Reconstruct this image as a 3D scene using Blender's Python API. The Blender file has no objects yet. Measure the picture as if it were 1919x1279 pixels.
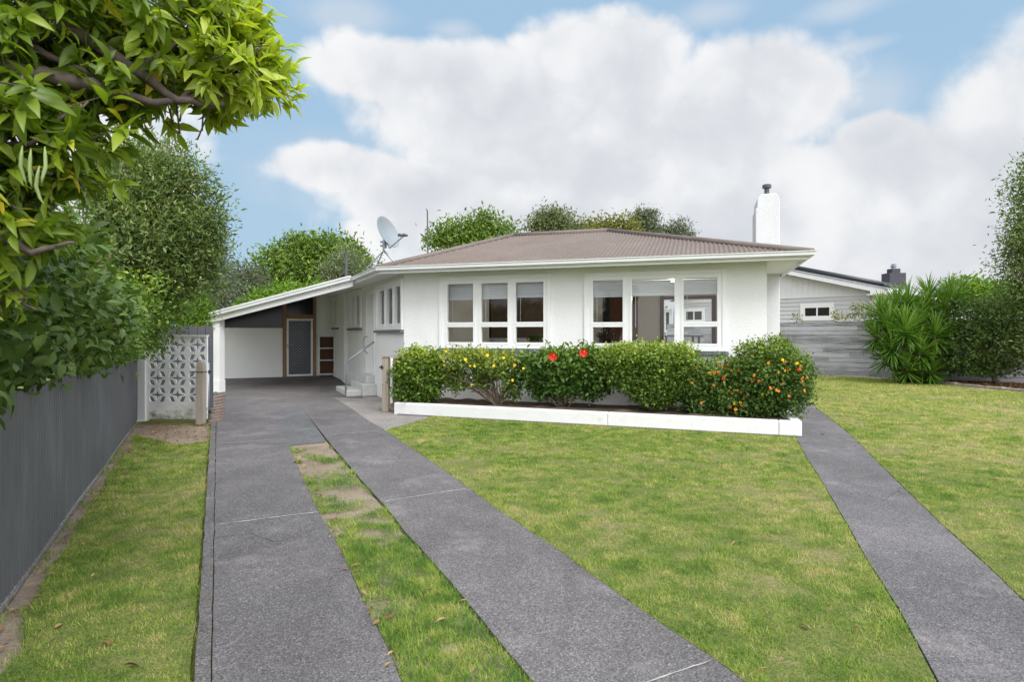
import bpy, bmesh, math, random
import numpy as np
from mathutils import Vector

random.seed(5)
rng = np.random.default_rng(11)
scene = bpy.context.scene
COL = scene.collection
F, CX, HY, H = 1130.0, 959.5, 628.0, 1.4      # lens in photo pixels, principal column, horizon row, eye height

def G(px, py, z=0.0):
    Y = (H - z) * F / (py - HY)
    return np.array(((px - CX) / F * Y, Y, z))
def P(px, py, Y):
    return np.array(((px - CX) / F * Y, Y, H - (py - HY) / F * Y))

# ------------------------------------------------------------------ materials
def new_mat(name):
    m = bpy.data.materials.new(name); m.use_nodes = True
    nt = m.node_tree; nt.nodes.clear()
    out = nt.nodes.new('ShaderNodeOutputMaterial')
    return m, nt, out
def N(nt, typ, **kw):
    n = nt.nodes.new(typ)
    for k, v in kw.items():
        if k.startswith('i_'):
            n.inputs[k[2:].replace('_', ' ')].default_value = v
        else:
            setattr(n, k, v)
    return n
def ramp(nt, fac, stops, interp='LINEAR'):
    r = nt.nodes.new('ShaderNodeValToRGB'); r.color_ramp.interpolation = interp
    e = r.color_ramp.elements
    while len(e) > 1: e.remove(e[-1])
    e[0].position = stops[0][0]; e[0].color = (*stops[0][1], 1)
    for p, c in stops[1:]:
        x = e.new(p); x.color = (*c, 1)
    if fac is not None: nt.links.new(fac, r.inputs[0])
    return r
def noise(nt, scale, detail=4, rough=0.55, vec=None, dist=0.0):
    n = nt.nodes.new('ShaderNodeTexNoise'); n.inputs['Scale'].default_value = scale
    n.inputs['Detail'].default_value = detail; n.inputs['Roughness'].default_value = rough
    n.inputs['Distortion'].default_value = dist
    if vec is not None: nt.links.new(vec, n.inputs['Vector'])
    return n
def pos(nt, scale=None):
    g = nt.nodes.new('ShaderNodeNewGeometry')
    if scale is None: return g.outputs['Position']
    m = nt.nodes.new('ShaderNodeMapping'); m.inputs['Scale'].default_value = scale
    nt.links.new(g.outputs['Position'], m.inputs['Vector'])
    return m.outputs['Vector']
def mixc(nt, fac, a, b, mode='MIX'):
    m = nt.nodes.new('ShaderNodeMix'); m.data_type = 'RGBA'; m.blend_type = mode
    for sock, v in ((m.inputs[0], fac), (m.inputs[6], a), (m.inputs[7], b)):
        if hasattr(v, 'is_output'): nt.links.new(v, sock)
        elif isinstance(v, (int, float)): sock.default_value = v
        else: sock.default_value = (*v, 1)
    return m.outputs[2]
def math_n(nt, op, a, b=None, c=None, clamp=False):
    m = nt.nodes.new('ShaderNodeMath'); m.operation = op; m.use_clamp = clamp
    for i, v in enumerate((a, b, c)):
        if v is None: continue
        if hasattr(v, 'is_output'): nt.links.new(v, m.inputs[i])
        else: m.inputs[i].default_value = v
    return m.outputs[0]
def bump(nt, h, strength, dist):
    b = nt.nodes.new('ShaderNodeBump'); b.inputs['Strength'].default_value = strength
    b.inputs['Distance'].default_value = dist; nt.links.new(h, b.inputs['Height'])
    return b.outputs['Normal']
def bsdf(nt, out, col, rough=0.5, spec=0.4, normal=None, metal=0.0):
    b = nt.nodes.new('ShaderNodeBsdfPrincipled')
    if hasattr(col, 'is_output'): nt.links.new(col, b.inputs['Base Color'])
    else: b.inputs['Base Color'].default_value = (*col, 1)
    if hasattr(rough, 'is_output'): nt.links.new(rough, b.inputs['Roughness'])
    else: b.inputs['Roughness'].default_value = rough
    b.inputs['Specular IOR Level'].default_value = spec
    b.inputs['Metallic'].default_value = metal
    if normal is not None: nt.links.new(normal, b.inputs['Normal'])
    if out is not None: nt.links.new(b.outputs[0], out.inputs[0])
    return b

def simple(name, col, rough=0.5, spec=0.4, metal=0.0, var=0.12, scale=3.0, bmp=0.0, bscale=60):
    m, nt, out = new_mat(name)
    n = noise(nt, scale, 5, 0.6, pos(nt))
    lo = tuple(c * (1 - var) for c in col); hi = tuple(min(1, c * (1 + var)) for c in col)
    r = ramp(nt, n.outputs[0], [(0.3, lo), (0.7, hi)])
    nm = None
    if bmp:
        nm = bump(nt, noise(nt, bscale, 4, 0.6, pos(nt)).outputs[0], bmp, 0.01)
    bsdf(nt, out, r.outputs[0], rough, spec, nm, metal)
    return m

M = {}
def stucco(name, col, grime=(0.55, 0.54, 0.5), bs=0.45):
    m, nt, out = new_mat(name)
    p = pos(nt)
    v = nt.nodes.new('ShaderNodeTexVoronoi'); v.inputs['Scale'].default_value = 42; v.feature = 'SMOOTH_F1'
    nt.links.new(p, v.inputs['Vector'])
    n2 = noise(nt, 70, 3, 0.6, p)
    hgt = math_n(nt, 'ADD', v.outputs['Distance'], n2.outputs[0])
    st = noise(nt, 1.3, 6, 0.65, pos(nt, (1, 1, 0.35)))
    f = ramp(nt, st.outputs[0], [(0.5, (0, 0, 0)), (0.85, (0.35, 0.35, 0.35))])
    c = mixc(nt, f.outputs[0], col, grime)
    bsdf(nt, out, c, 0.65, 0.3, bump(nt, hgt, bs, 0.009))
    return m
M['stucco'] = stucco('white_stucco', (0.80, 0.80, 0.795))
M['stucco_chimney'] = stucco('chimney_stucco', (0.62, 0.63, 0.645), (0.30, 0.30, 0.29), 0.28)
M['white'] = simple('white_paint', (0.82, 0.82, 0.82), 0.35, 0.45, var=0.03, bmp=0.05, bscale=25)
M['white_dull'] = simple('white_board', (0.80, 0.80, 0.805), 0.55, 0.3, var=0.05, scale=1.2, bmp=0.05)
M['gutter'] = simple('gutter_paint', (0.76, 0.775, 0.78), 0.3, 0.5, var=0.05, scale=1.5)
M['soffit'] = simple('soffit_paint', (0.78, 0.785, 0.77), 0.6, 0.3, var=0.03)
M['sill'] = simple('grey_sill_paint', (0.12, 0.14, 0.17), 0.45, 0.4)
M['dark'] = simple('shade_black', (0.03, 0.03, 0.032), 0.8, 0.2)  # near-black colour standing in for shade in openings and board gaps
M['lining'] = simple('beige_lining', (0.60, 0.56, 0.50), 0.8, 0.2, var=0.04)
M['carpet'] = simple('carpet', (0.2, 0.17, 0.14), 0.95, 0.1)
M['galv'] = simple('galvanised_steel', (0.33, 0.36, 0.40), 0.4, 0.5, metal=0.6)
M['greymetal'] = simple('grey_metal', (0.075, 0.077, 0.085), 0.5, 0.4)
M['dish'] = simple('dish_grey', (0.23, 0.26, 0.28), 0.5, 0.4, var=0.06)
M['rubber'] = simple('black_rubber', (0.02, 0.02, 0.022), 0.35, 0.5)
M['step'] = simple('grey_step_paint', (0.50, 0.51, 0.50), 0.6, 0.3, var=0.10, scale=6, bmp=0.1)

m, nt, out = new_mat('worn_white_paint'); M['white_worn'] = m
n1 = noise(nt, 7, 8, 0.72, pos(nt, (1, 1, 2.2)), 0.4); n2 = noise(nt, 38, 5, 0.7, pos(nt))
f = math_n(nt, 'ADD', math_n(nt, 'MULTIPLY', n1.outputs[0], 0.7), math_n(nt, 'MULTIPLY', n2.outputs[0], 0.3))
r = ramp(nt, f, [(0.3, (0.77, 0.77, 0.775)), (0.57, (0.72, 0.72, 0.715)), (0.66, (0.56, 0.55, 0.52)), (0.74, (0.32, 0.29, 0.25))])
bsdf(nt, out, r.outputs[0], 0.5, 0.35, bump(nt, n2.outputs[0], 0.25, 0.006))

def wood(name, c1, c2, rough=0.6, sc=(18, 18, 1.2)):
    m, nt, out = new_mat(name)
    n = noise(nt, 2.2, 6, 0.6, pos(nt, sc), 0.6)
    r = ramp(nt, n.outputs[0], [(0.3, c1), (0.7, c2)])
    bsdf(nt, out, r.outputs[0], rough, 0.3, bump(nt, n.outputs[0], 0.15, 0.01))
    return m
M['cedar'] = wood('cedar_timber', (0.22, 0.125, 0.075), (0.34, 0.20, 0.12))
M['panel_wood'] = wood('dark_veneer', (0.085, 0.035, 0.02), (0.14, 0.06, 0.035))
M['mid_wood'] = wood('brown_veneer', (0.26, 0.18, 0.125), (0.34, 0.24, 0.17))
M['shelf_wood'] = wood('shelf_board', (0.10, 0.05, 0.025), (0.19, 0.10, 0.055))
M['grey_timber'] = wood('grey_post_timber', (0.23, 0.20, 0.165), (0.36, 0.31, 0.26))
M['brown_timber'] = wood('brown_paling', (0.26, 0.20, 0.155), (0.38, 0.30, 0.24))
M['bark'] = simple('bark', (0.16, 0.125, 0.095), 0.85, 0.2, var=0.3, scale=14, bmp=0.4, bscale=40)
M['bark_grey'] = simple('purple_grey_bark', (0.10, 0.078, 0.07), 0.85, 0.2, var=0.3, scale=20, bmp=0.4, bscale=60)

# corrugated brown roof iron
m, nt, out = new_mat('brown_roof_iron'); M['roof'] = m
n1 = noise(nt, 0.9, 6, 0.65, pos(nt)); n2 = noise(nt, 9, 4, 0.6, pos(nt))
f = math_n(nt, 'ADD', math_n(nt, 'MULTIPLY', n1.outputs[0], 0.6), math_n(nt, 'MULTIPLY', n2.outputs[0], 0.4))
r = ramp(nt, f, [(0.3, (0.120, 0.090, 0.072)), (0.55, (0.155, 0.119, 0.098)), (0.75, (0.20, 0.157, 0.132))])
bsdf(nt, out, r.outputs[0], 0.6, 0.3)
M['roof_cap'] = simple('brown_roof_capping', (0.145, 0.118, 0.105), 0.6, 0.3, var=0.15)

# charcoal fence iron
m, nt, out = new_mat('charcoal_fence_iron'); M['fence_iron'] = m
n1 = noise(nt, 1.4, 6, 0.65, pos(nt)); n2 = noise(nt, 12, 4, 0.7, pos(nt, (1, 1, 0.25)))
f = math_n(nt, 'ADD', math_n(nt, 'MULTIPLY', n1.outputs[0], 0.6), math_n(nt, 'MULTIPLY', n2.outputs[0], 0.4))
sp = noise(nt, 34, 4, 0.75, pos(nt, (1, 1, .6))); lgt = noise(nt, 2.3, 5, 0.6, pos(nt, (3, 3, .22)))
r0 = ramp(nt, f, [(0.32, (0.075, 0.077, 0.086)), (0.6, (0.105, 0.108, 0.118)), (0.78, (0.15, 0.152, 0.162))])
r1 = mixc(nt, ramp(nt, lgt.outputs[0], [(0.55, (0, 0, 0)), (0.75, (.5, .5, .5))]).outputs[0], r0.outputs[0], (0.17, 0.172, 0.185))
r = N(nt, 'ShaderNodeMix', data_type='RGBA'); nt.links.new(ramp(nt, sp.outputs[0], [(0.68, (0, 0, 0)), (0.74, (.8, .8, .8))]).outputs[0], r.inputs[0]); nt.links.new(r1, r.inputs[6]); r.inputs[7].default_value = (.03, .03, .034, 1)
bsdf(nt, out, r.outputs[2], 0.40, 0.5)

# weathered horizontal boards
m, nt, out = new_mat('weathered_boards'); M['weathered'] = m
p = pos(nt)
att = N(nt, 'ShaderNodeAttribute', attribute_name='rnd')
n1 = noise(nt, 1.6, 7, 0.72, pos(nt, (0.9, 0.9, 14)), 0.4)
n2 = noise(nt, 0.8, 4, 0.6, p)
f = math_n(nt, 'ADD', math_n(nt, 'MULTIPLY', n1.outputs[0], 0.62), math_n(nt, 'MULTIPLY', att.outputs['Fac'], 0.16))
f = math_n(nt, 'ADD', f, math_n(nt, 'MULTIPLY', n2.outputs[0], 0.25))
r = ramp(nt, f, [(0.33, (0.07, 0.07, 0.08)), (0.43, (0.25, 0.25, 0.27)), (0.56, (0.44, 0.44, 0.465)), (0.74, (0.60, 0.60, 0.62))])
bsdf(nt, out, r.outputs[0], 0.85, 0.15, bump(nt, n1.outputs[0], 0.3, 0.01))

# neighbour house paints
M['weatherboard'] = simple('grey_weatherboard_paint', (0.56, 0.565, 0.58), 0.5, 0.35, var=0.04)
M['gable_white'] = simple('white_gable_boards', (0.76, 0.76, 0.77), 0.5, 0.3, var=0.04)
M['grey_roof'] = simple('pale_roof_iron', (0.30, 0.31, 0.33), 0.5, 0.4, var=0.08)
M['black_brick'] = simple('dark_chimney_paint', (0.055, 0.055, 0.065), 0.7, 0.3, var=0.15, scale=6)
M['curtain'] = simple('net_curtain', (0.6, 0.6, 0.6), 0.8, 0.2)

# glass
m, nt, out = new_mat('window_glass'); M['glass'] = m
tr = N(nt, 'ShaderNodeBsdfTransparent'); tr.inputs[0].default_value = (0.90, 0.92, 0.92, 1)
gl = N(nt, 'ShaderNodeBsdfGlossy'); gl.inputs['Roughness'].default_value = 0.01
fr = N(nt, 'ShaderNodeFresnel'); fr.inputs[0].default_value = 1.5
ms = N(nt, 'ShaderNodeMixShader')
nt.links.new(math_n(nt, 'MULTIPLY', fr.outputs[0], 1.25, clamp=True), ms.inputs[0])
nt.links.new(tr.outputs[0], ms.inputs[1]); nt.links.new(gl.outputs[0], ms.inputs[2]); nt.links.new(ms.outputs[0], out.inputs[0])
m, nt, out = new_mat('dark_glass'); M['dark_glass'] = m
bsdf(nt, out, (0.012, 0.014, 0.016), 0.03, 0.5)

# blind
m, nt, out = new_mat('blind_slats'); M['blind'] = m
bsdf(nt, out, (0.74, 0.76, 0.78), 0.5, 0.3)

# asphalt / exposed aggregate
def asphalt(name, tint=(1, 1, 1), base=0.135):
    m, nt, out = new_mat(name)
    p = pos(nt)
    big = noise(nt, 0.55, 5, 0.6, p); mid = noise(nt, 4.0, 5, 0.65, p)
    v = nt.nodes.new('ShaderNodeTexVoronoi'); v.inputs['Scale'].default_value = 150
    nt.links.new(p, v.inputs['Vector'])
    fine = noise(nt, 120, 3, 0.75, p)
    b = ramp(nt, math_n(nt, 'ADD', math_n(nt, 'MULTIPLY', big.outputs[0], 0.6), math_n(nt, 'MULTIPLY', mid.outputs[0], 0.4)),
             [(0.3, tuple(base * 0.78 * t for t in tint)), (0.5, tuple(base * t for t in tint)), (0.72, tuple(base * 1.35 * t for t in tint))])
    spk = ramp(nt, v.outputs['Color'], [(0.0, (0.42, 0.42, 0.42)), (0.55, (0.95, 0.95, 0.95)), (0.8, (1.35, 1.33, 1.3)), (0.93, (2.0, 1.97, 1.94))])
    c = mixc(nt, 1.0, b.outputs[0], spk.outputs[0], 'MULTIPLY')
    f2 = ramp(nt, fine.outputs[0], [(0.3, (0.72, 0.72, 0.72)), (0.7, (1.28, 1.28, 1.28))])
    c = mixc(nt, 1.0, c, f2.outputs[0], 'MULTIPLY')
    st = noise(nt, 1.7, 6, 0.7, p, 0.3)
    sf = ramp(nt, st.outputs[0], [(0.55, (0, 0, 0)), (0.74, (0.42, 0.42, 0.42))])
    dk = noise(nt, 0.9, 6, 0.65, pos(nt, (1.3, .6, 1)), 0.5)
    c = mixc(nt, 1.0, c, ramp(nt, dk.outputs[0], [(0.34, (.84, .835, .83)), (0.5, (1, 1, 1)), (0.66, (1.16, 1.15, 1.14))]).outputs[0], 'MULTIPLY')
    c = mixc(nt, sf.outputs[0], c, (0.33 * tint[0], 0.31 * tint[1], 0.30 * tint[2]))
    bsdf(nt, out, c, 0.85, 0.25, bump(nt, math_n(nt, 'ADD', v.outputs['Distance'], fine.outputs[0]), 0.5, 0.006))
    return m
M['asphalt'] = asphalt('drive_aggregate', (1.05, 0.972, 0.985), 0.125)
M['patch'] = asphalt('asphalt_patch', (0.99, 0.99, 1.02), 0.125)
M['path'] = asphalt('path_aggregate', (1.035, 0.972, 0.998), 0.122)
M['kerb'] = asphalt('kerb_concrete', (1.06, 0.98, 0.96), 0.12)
M['concrete'] = asphalt('pink_concrete', (1.08, 1.0, 0.95), 0.215)
M['joint'] = simple('pale_joint', (0.36, 0.35, 0.33), 0.9, 0.2, var=0.4, scale=20)
M['crack'] = simple('dark_crack', (0.035, 0.03, 0.028), 0.9, 0.1)

# soil
m, nt, out = new_mat('soil'); M['soil'] = m
n1 = noise(nt, 3, 6, 0.7, pos(nt)); n2 = noise(nt, 45, 4, 0.7, pos(nt))
f = math_n(nt, 'ADD', math_n(nt, 'MULTIPLY', n1.outputs[0], 0.5), math_n(nt, 'MULTIPLY', n2.outputs[0], 0.5))
r = ramp(nt, f, [(0.35, (0.05, 0.035, 0.025)), (0.55, (0.115, 0.085, 0.065)), (0.7, (0.19, 0.145, 0.11))])
bsdf(nt, out, r.outputs[0], 0.95, 0.1, bump(nt, n2.outputs[0], 0.6, 0.02))
m, nt, out = new_mat('bare_dirt'); M['dirt'] = m
n1 = noise(nt, 2.2, 6, 0.7, pos(nt)); n2 = noise(nt, 55, 4, 0.7, pos(nt))
f = math_n(nt, 'ADD', math_n(nt, 'MULTIPLY', n1.outputs[0], 0.5), math_n(nt, 'MULTIPLY', n2.outputs[0], 0.5))
r = ramp(nt, f, [(0.32, (0.13, 0.095, 0.07)), (0.52, (0.25, 0.195, 0.15)), (0.7, (0.36, 0.29, 0.23))])
bsdf(nt, out, r.outputs[0], 0.95, 0.1, bump(nt, n2.outputs[0], 0.5, 0.015))
M['mulch'] = simple('red_mulch', (0.09, 0.04, 0.026), 0.95, 0.1, var=0.6, scale=22, bmp=0.8, bscale=30)
M['stone'] = simple('edging_stone', (0.30, 0.27, 0.25), 0.9, 0.2, var=0.35, scale=9, bmp=0.4)
M['brick'] = simple('old_brick', (0.22, 0.16, 0.13), 0.9, 0.2, var=0.35, scale=12, bmp=0.4)

# lawn (sheet and blades share the same patches, laid out in the ground's own metres)
def lawn_color(nt, shift=0.015):
    p = pos(nt, (1, 1, 0))
    a = noise(nt, 0.62, 4, 0.6, p, 0.3); b = noise(nt, 3.6, 5, 0.7, p, 0.4); c = noise(nt, 16, 3, 0.7, p)
    f = math_n(nt, 'ADD', math_n(nt, 'MULTIPLY', a.outputs[0], 0.30), math_n(nt, 'MULTIPLY', b.outputs[0], 0.27))
    f = math_n(nt, 'ADD', f, 0.115)
    f = math_n(nt, 'ADD', f, math_n(nt, 'MULTIPLY', c.outputs[0], 0.2))
    # the far right lawn is drier
    sx = N(nt, 'ShaderNodeSeparateXYZ'); nt.links.new(p, sx.inputs[0])
    dry = N(nt, 'ShaderNodeMapRange'); dry.inputs[1].default_value = 2.5; dry.inputs[2].default_value = 7.0
    dry.inputs[3].default_value = 0.0; dry.inputs[4].default_value = 0.06
    nt.links.new(sx.outputs[0], dry.inputs[0])
    return math_n(nt, 'SUBTRACT', math_n(nt, 'ADD', f, dry.outputs[0]), shift)
m, nt, out = new_mat('lawn_base'); M['lawn'] = m
f = lawn_color(nt)
r = ramp(nt, f, [(0.34, (0.085, 0.125, 0.026)), (0.46, (0.135, 0.155, 0.044)), (0.55, (0.215, 0.195, 0.085)), (0.65, (0.31, 0.245, 0.15))])
fn = noise(nt, 90, 3, 0.7, pos(nt))
c = mixc(nt, 1.0, r.outputs[0], ramp(nt, fn.outputs[0], [(0.3, (0.45, 0.45, 0.45)), (0.7, (1.4, 1.4, 1.4))]).outputs[0], 'MULTIPLY')
bsdf(nt, out, c, 0.95, 0.1, bump(nt, fn.outputs[0], 0.6, 0.02))
for gname, gshift in (('grass', .012), ('grass_lush', .07)):
  m, nt, out = new_mat(gname + '_blades'); M[gname] = m
  f = lawn_color(nt, gshift)
  att = N(nt, 'ShaderNodeAttribute', attribute_name='rnd')
  f = math_n(nt, 'ADD', f, math_n(nt, 'MULTIPLY', math_n(nt, 'SUBTRACT', att.outputs['Fac'], 0.5), 0.30))
  r = ramp(nt, f, [(0.32, (0.075, 0.17, 0.018)), (0.43, (0.175, 0.30, 0.032)), (0.52, (0.315, 0.39, 0.065)), (0.62, (0.48, 0.44, 0.15)), (0.72, (0.66, 0.53, 0.29))])
  b = bsdf(nt, None, r.outputs[0], 0.55, 0.25)
  t = N(nt, 'ShaderNodeBsdfTranslucent'); nt.links.new(r.outputs[0], t.inputs[0])
  ms = N(nt, 'ShaderNodeMixShader'); ms.inputs[0].default_value = 0.35
  nt.links.new(b.outputs[0], ms.inputs[1]); nt.links.new(t.outputs[0], ms.inputs[2]); nt.links.new(ms.outputs[0], out.inputs[0])

def leaf_mat(name, stops, rough=0.45, spec=0.4, trans=0.3, tint=(1.15, 1.25, 0.55)):
    m, nt, out = new_mat(name)
    att = N(nt, 'ShaderNodeAttribute', attribute_name='rnd')
    r = ramp(nt, att.outputs['Fac'], stops)
    b = bsdf(nt, None, r.outputs[0], rough, spec)
    t = N(nt, 'ShaderNodeBsdfTranslucent')
    nt.links.new(mixc(nt, 1.0, r.outputs[0], tint, 'MULTIPLY'), t.inputs[0])
    ms = N(nt, 'ShaderNodeMixShader'); ms.inputs[0].default_value = trans
    nt.links.new(b.outputs[0], ms.inputs[1]); nt.links.new(t.outputs[0], ms.inputs[2]); nt.links.new(ms.outputs[0], out.inputs[0])
    return m
L = {}
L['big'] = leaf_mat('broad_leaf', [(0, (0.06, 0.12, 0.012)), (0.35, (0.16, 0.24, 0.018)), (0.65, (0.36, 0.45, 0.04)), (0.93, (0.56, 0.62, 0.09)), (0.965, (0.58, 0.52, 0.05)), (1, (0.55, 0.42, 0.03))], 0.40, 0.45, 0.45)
L['camellia'] = leaf_mat('camellia_leaf', [(0, (0.045, 0.085, 0.018)), (0.6, (0.10, 0.165, 0.036)), (0.92, (0.17, 0.24, 0.05)), (1, (0.27, 0.19, 0.10))], 0.36, 0.30, 0.28)
L['fine'] = leaf_mat('fine_leaf', [(0, (0.06, 0.105, 0.025)), (0.5, (0.135, 0.20, 0.05)), (0.85, (0.25, 0.31, 0.10)), (1, (0.34, 0.28, 0.16))], 0.45, 0.4, 0.32)
L['lime'] = leaf_mat('lime_leaf', [(0, (0.06, 0.14, 0.014)), (0.5, (0.15, 0.27, 0.025)), (1, (0.30, 0.42, 0.05))], 0.45, 0.4, 0.35)
L['shrub'] = leaf_mat('shrub_leaf', [(0, (0.05, 0.105, 0.014)), (0.5, (0.13, 0.22, 0.024)), (0.85, (0.27, 0.36, 0.045)), (1, (0.46, 0.50, 0.08))], 0.38, 0.45, 0.3)
L['hibiscus'] = leaf_mat('hibiscus_leaf', [(0, (0.035, 0.085, 0.014)), (0.6, (0.085, 0.165, 0.024)), (1, (0.20, 0.29, 0.04))], 0.32, 0.5, 0.25)
L['yellowing'] = leaf_mat('yellowing_leaf', [(0, (0.06, 0.11, 0.015)), (0.5, (0.16, 0.24, 0.03)), (0.85, (0.30, 0.36, 0.05)), (1, (0.46, 0.42, 0.07))], 0.4, 0.4, 0.3)
L['lantana'] = leaf_mat('lantana_leaf', [(0, (0.04, 0.09, 0.016)), (0.6, (0.10, 0.175, 0.028)), (1, (0.25, 0.33, 0.05))], 0.55, 0.3, 0.25)
L['tree'] = leaf_mat('tree_leaf', [(0, (0.055, 0.11, 0.018)), (0.5, (0.13, 0.21, 0.032)), (1, (0.25, 0.33, 0.055))], 0.5, 0.3, 0.32)
L['olive'] = leaf_mat('olive_leaf', [(0, (0.13, 0.17, 0.085)), (0.5, (0.20, 0.24, 0.125)), (1, (0.28, 0.32, 0.18))], 0.55, 0.3, 0.25)
L['greygreen'] = leaf_mat('grey_green_leaf', [(0, (0.075, 0.10, 0.055)), (0.5, (0.14, 0.165, 0.10)), (1, (0.24, 0.26, 0.17))], 0.6, 0.25, 0.2)
L['autumn'] = leaf_mat('yellow_green_leaf', [(0, (0.10, 0.13, 0.025)), (0.5, (0.19, 0.20, 0.03)), (1, (0.30, 0.24, 0.05))], 0.55, 0.3, 0.3)
L['dull'] = leaf_mat('dull_green_leaf', [(0, (0.075, 0.10, 0.04)), (0.5, (0.145, 0.175, 0.07)), (1, (0.24, 0.24, 0.10))], 0.55, 0.3, 0.25)
L['yucca'] = leaf_mat('yucca_leaf', [(0, (0.06, 0.14, 0.018)), (0.5, (0.13, 0.26, 0.032)), (0.9, (0.25, 0.39, 0.07)), (1, (0.38, 0.33, 0.13))], 0.4, 0.4, 0.25)
L['dry'] = leaf_mat('dry_leaf', [(0, (0.15, 0.08, 0.035)), (0.5, (0.27, 0.16, 0.075)), (1, (0.40, 0.28, 0.14))], 0.8, 0.2, 0.1, (1, 1, 1))

# ------------------------------------------------------------------ objects
def root_loc(o):
    while o.parent is not None: o = o.parent
    return np.array(o.location)
def tag(o, label=None, cat=None, group=None, kind=None):
    if label: o['label'] = label
    if cat: o['category'] = cat
    if group: o['group'] = group
    if kind: o['kind'] = kind
    return o
def thing(name, label, cat, loc, group=None):
    o = bpy.data.objects.new(name, None); COL.objects.link(o)
    o.empty_display_size = 0.2
    o.location = tuple(float(v) for v in loc)
    return tag(o, label, cat, group)

class MB:
    def __init__(s): s.v = []; s.f = []; s.r = []
    def add(s, vs, fs, rnd=0.5):
        o = len(s.v); s.v.extend(tuple(float(c) for c in v) for v in vs)
        s.f.extend(tuple(i + o for i in f) for f in fs); s.r.extend([rnd] * len(vs)); return s
    def quad(s, a, b, c, d, rnd=0.5): return s.add((a, b, c, d), [(0, 1, 2, 3)], rnd)
    def hexa(s, p, rnd=0.5):          # 8 corners: bottom ring 0-3, top ring 4-7
        return s.add(p, [(3, 2, 1, 0), (4, 5, 6, 7), (0, 1, 5, 4), (1, 2, 6, 5), (2, 3, 7, 6), (3, 0, 4, 7)], rnd)
    def box(s, x0, x1, y0, y1, z0, z1, rnd=0.5):
        return s.hexa([(x0, y0, z0), (x1, y0, z0), (x1, y1, z0), (x0, y1, z0), (x0, y0, z1), (x1, y0, z1), (x1, y1, z1), (x0, y1, z1)], rnd)
    def fbox(s, fr, u0, u1, n0, n1, z0, z1, rnd=0.5):
        return s.hexa([fr(u0, n0, z0), fr(u1, n0, z0), fr(u1, n1, z0), fr(u0, n1, z0), fr(u0, n0, z1), fr(u1, n0, z1), fr(u1, n1, z1), fr(u0, n1, z1)], rnd)
    def prism(s, poly, z0, z1):
        n = len(poly)
        vs = [(p[0], p[1], z0) for p in poly] + [(p[0], p[1], z1) for p in poly]
        return s.add(vs, [tuple(range(n - 1, -1, -1)), tuple(range(n, 2 * n))] + [(i, (i + 1) % n, n + (i + 1) % n, n + i) for i in range(n)])
    def sweep(s, path, profile, side, up=(0, 0, 1)):   # profile (a: along side, b: up) swept along straight path points
        k = len(profile); vs = []
        for i, p in enumerate(path):
            sd = np.array(side[i] if isinstance(side, list) else side); p = np.array(p, float)
            for a, b in profile: vs.append(p + sd * a + np.array(up) * b)
        fs = []
        for i in range(len(path) - 1):
            for j in range(k):
                j2 = (j + 1) % k
                fs.append((i * k + j, i * k + j2, (i + 1) * k + j2, (i + 1) * k + j))
        fs.append(tuple(range(k - 1, -1, -1))); fs.append(tuple(range((len(path) - 1) * k, len(path) * k)))
        return s.add(vs, fs)
    def tube(s, pts, r, seg=8, rnd=0.5):
        pts = [np.array(p, float) for p in pts]; n = len(pts)
        rs = r if isinstance(r, (list, tuple)) else [r] * n
        vs = []; ref = None
        for i, p in enumerate(pts):
            d = pts[min(i + 1, n - 1)] - pts[max(i - 1, 0)]; d = d / (np.linalg.norm(d) + 1e-9)
            if ref is None:
                ref = np.array((0, 0, 1.0)) if abs(d[2]) < 0.9 else np.array((1.0, 0, 0))
            a = np.cross(d, ref); a /= np.linalg.norm(a) + 1e-9; b = np.cross(d, a); ref = -b if False else ref
            for k in range(seg):
                t = 2 * math.pi * k / seg
                vs.append(p + rs[i] * (math.cos(t) * a + math.sin(t) * b))
        fs = [(i * seg + k, i * seg + (k + 1) % seg, (i + 1) * seg + (k + 1) % seg, (i + 1) * seg + k) for i in range(n - 1) for k in range(seg)]
        fs += [tuple(range(seg - 1, -1, -1)), tuple(range((n - 1) * seg, n * seg))]
        return s.add(vs, fs, rnd)
    def lathe(s, c, axis, prof, seg=24):
        axis = np.array(axis, float); axis /= np.linalg.norm(axis)
        a = np.cross(axis, (0, 0, 1.0) if abs(axis[2]) < 0.9 else (1.0, 0, 0)); a /= np.linalg.norm(a); b = np.cross(axis, a)
        vs = []
        for r, h in prof:
            for k in range(seg):
                t = 2 * math.pi * k / seg
                vs.append(np.array(c) + axis * h + r * (math.cos(t) * a + math.sin(t) * b))
        n = len(prof)
        fs = [(i * seg + k, i * seg + (k + 1) % seg, (i + 1) * seg + (k + 1) % seg, (i + 1) * seg + k) for i in range(n - 1) for k in range(seg)]
        return s.add(vs, fs)
    def build(s, name, mat, parent=None, smooth=False, bevel=0.0, origin=None):
        return mesh_obj(name, np.array(s.v, float), s.f, mat, parent, np.array(s.r, np.float32), smooth, bevel, origin)

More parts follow.
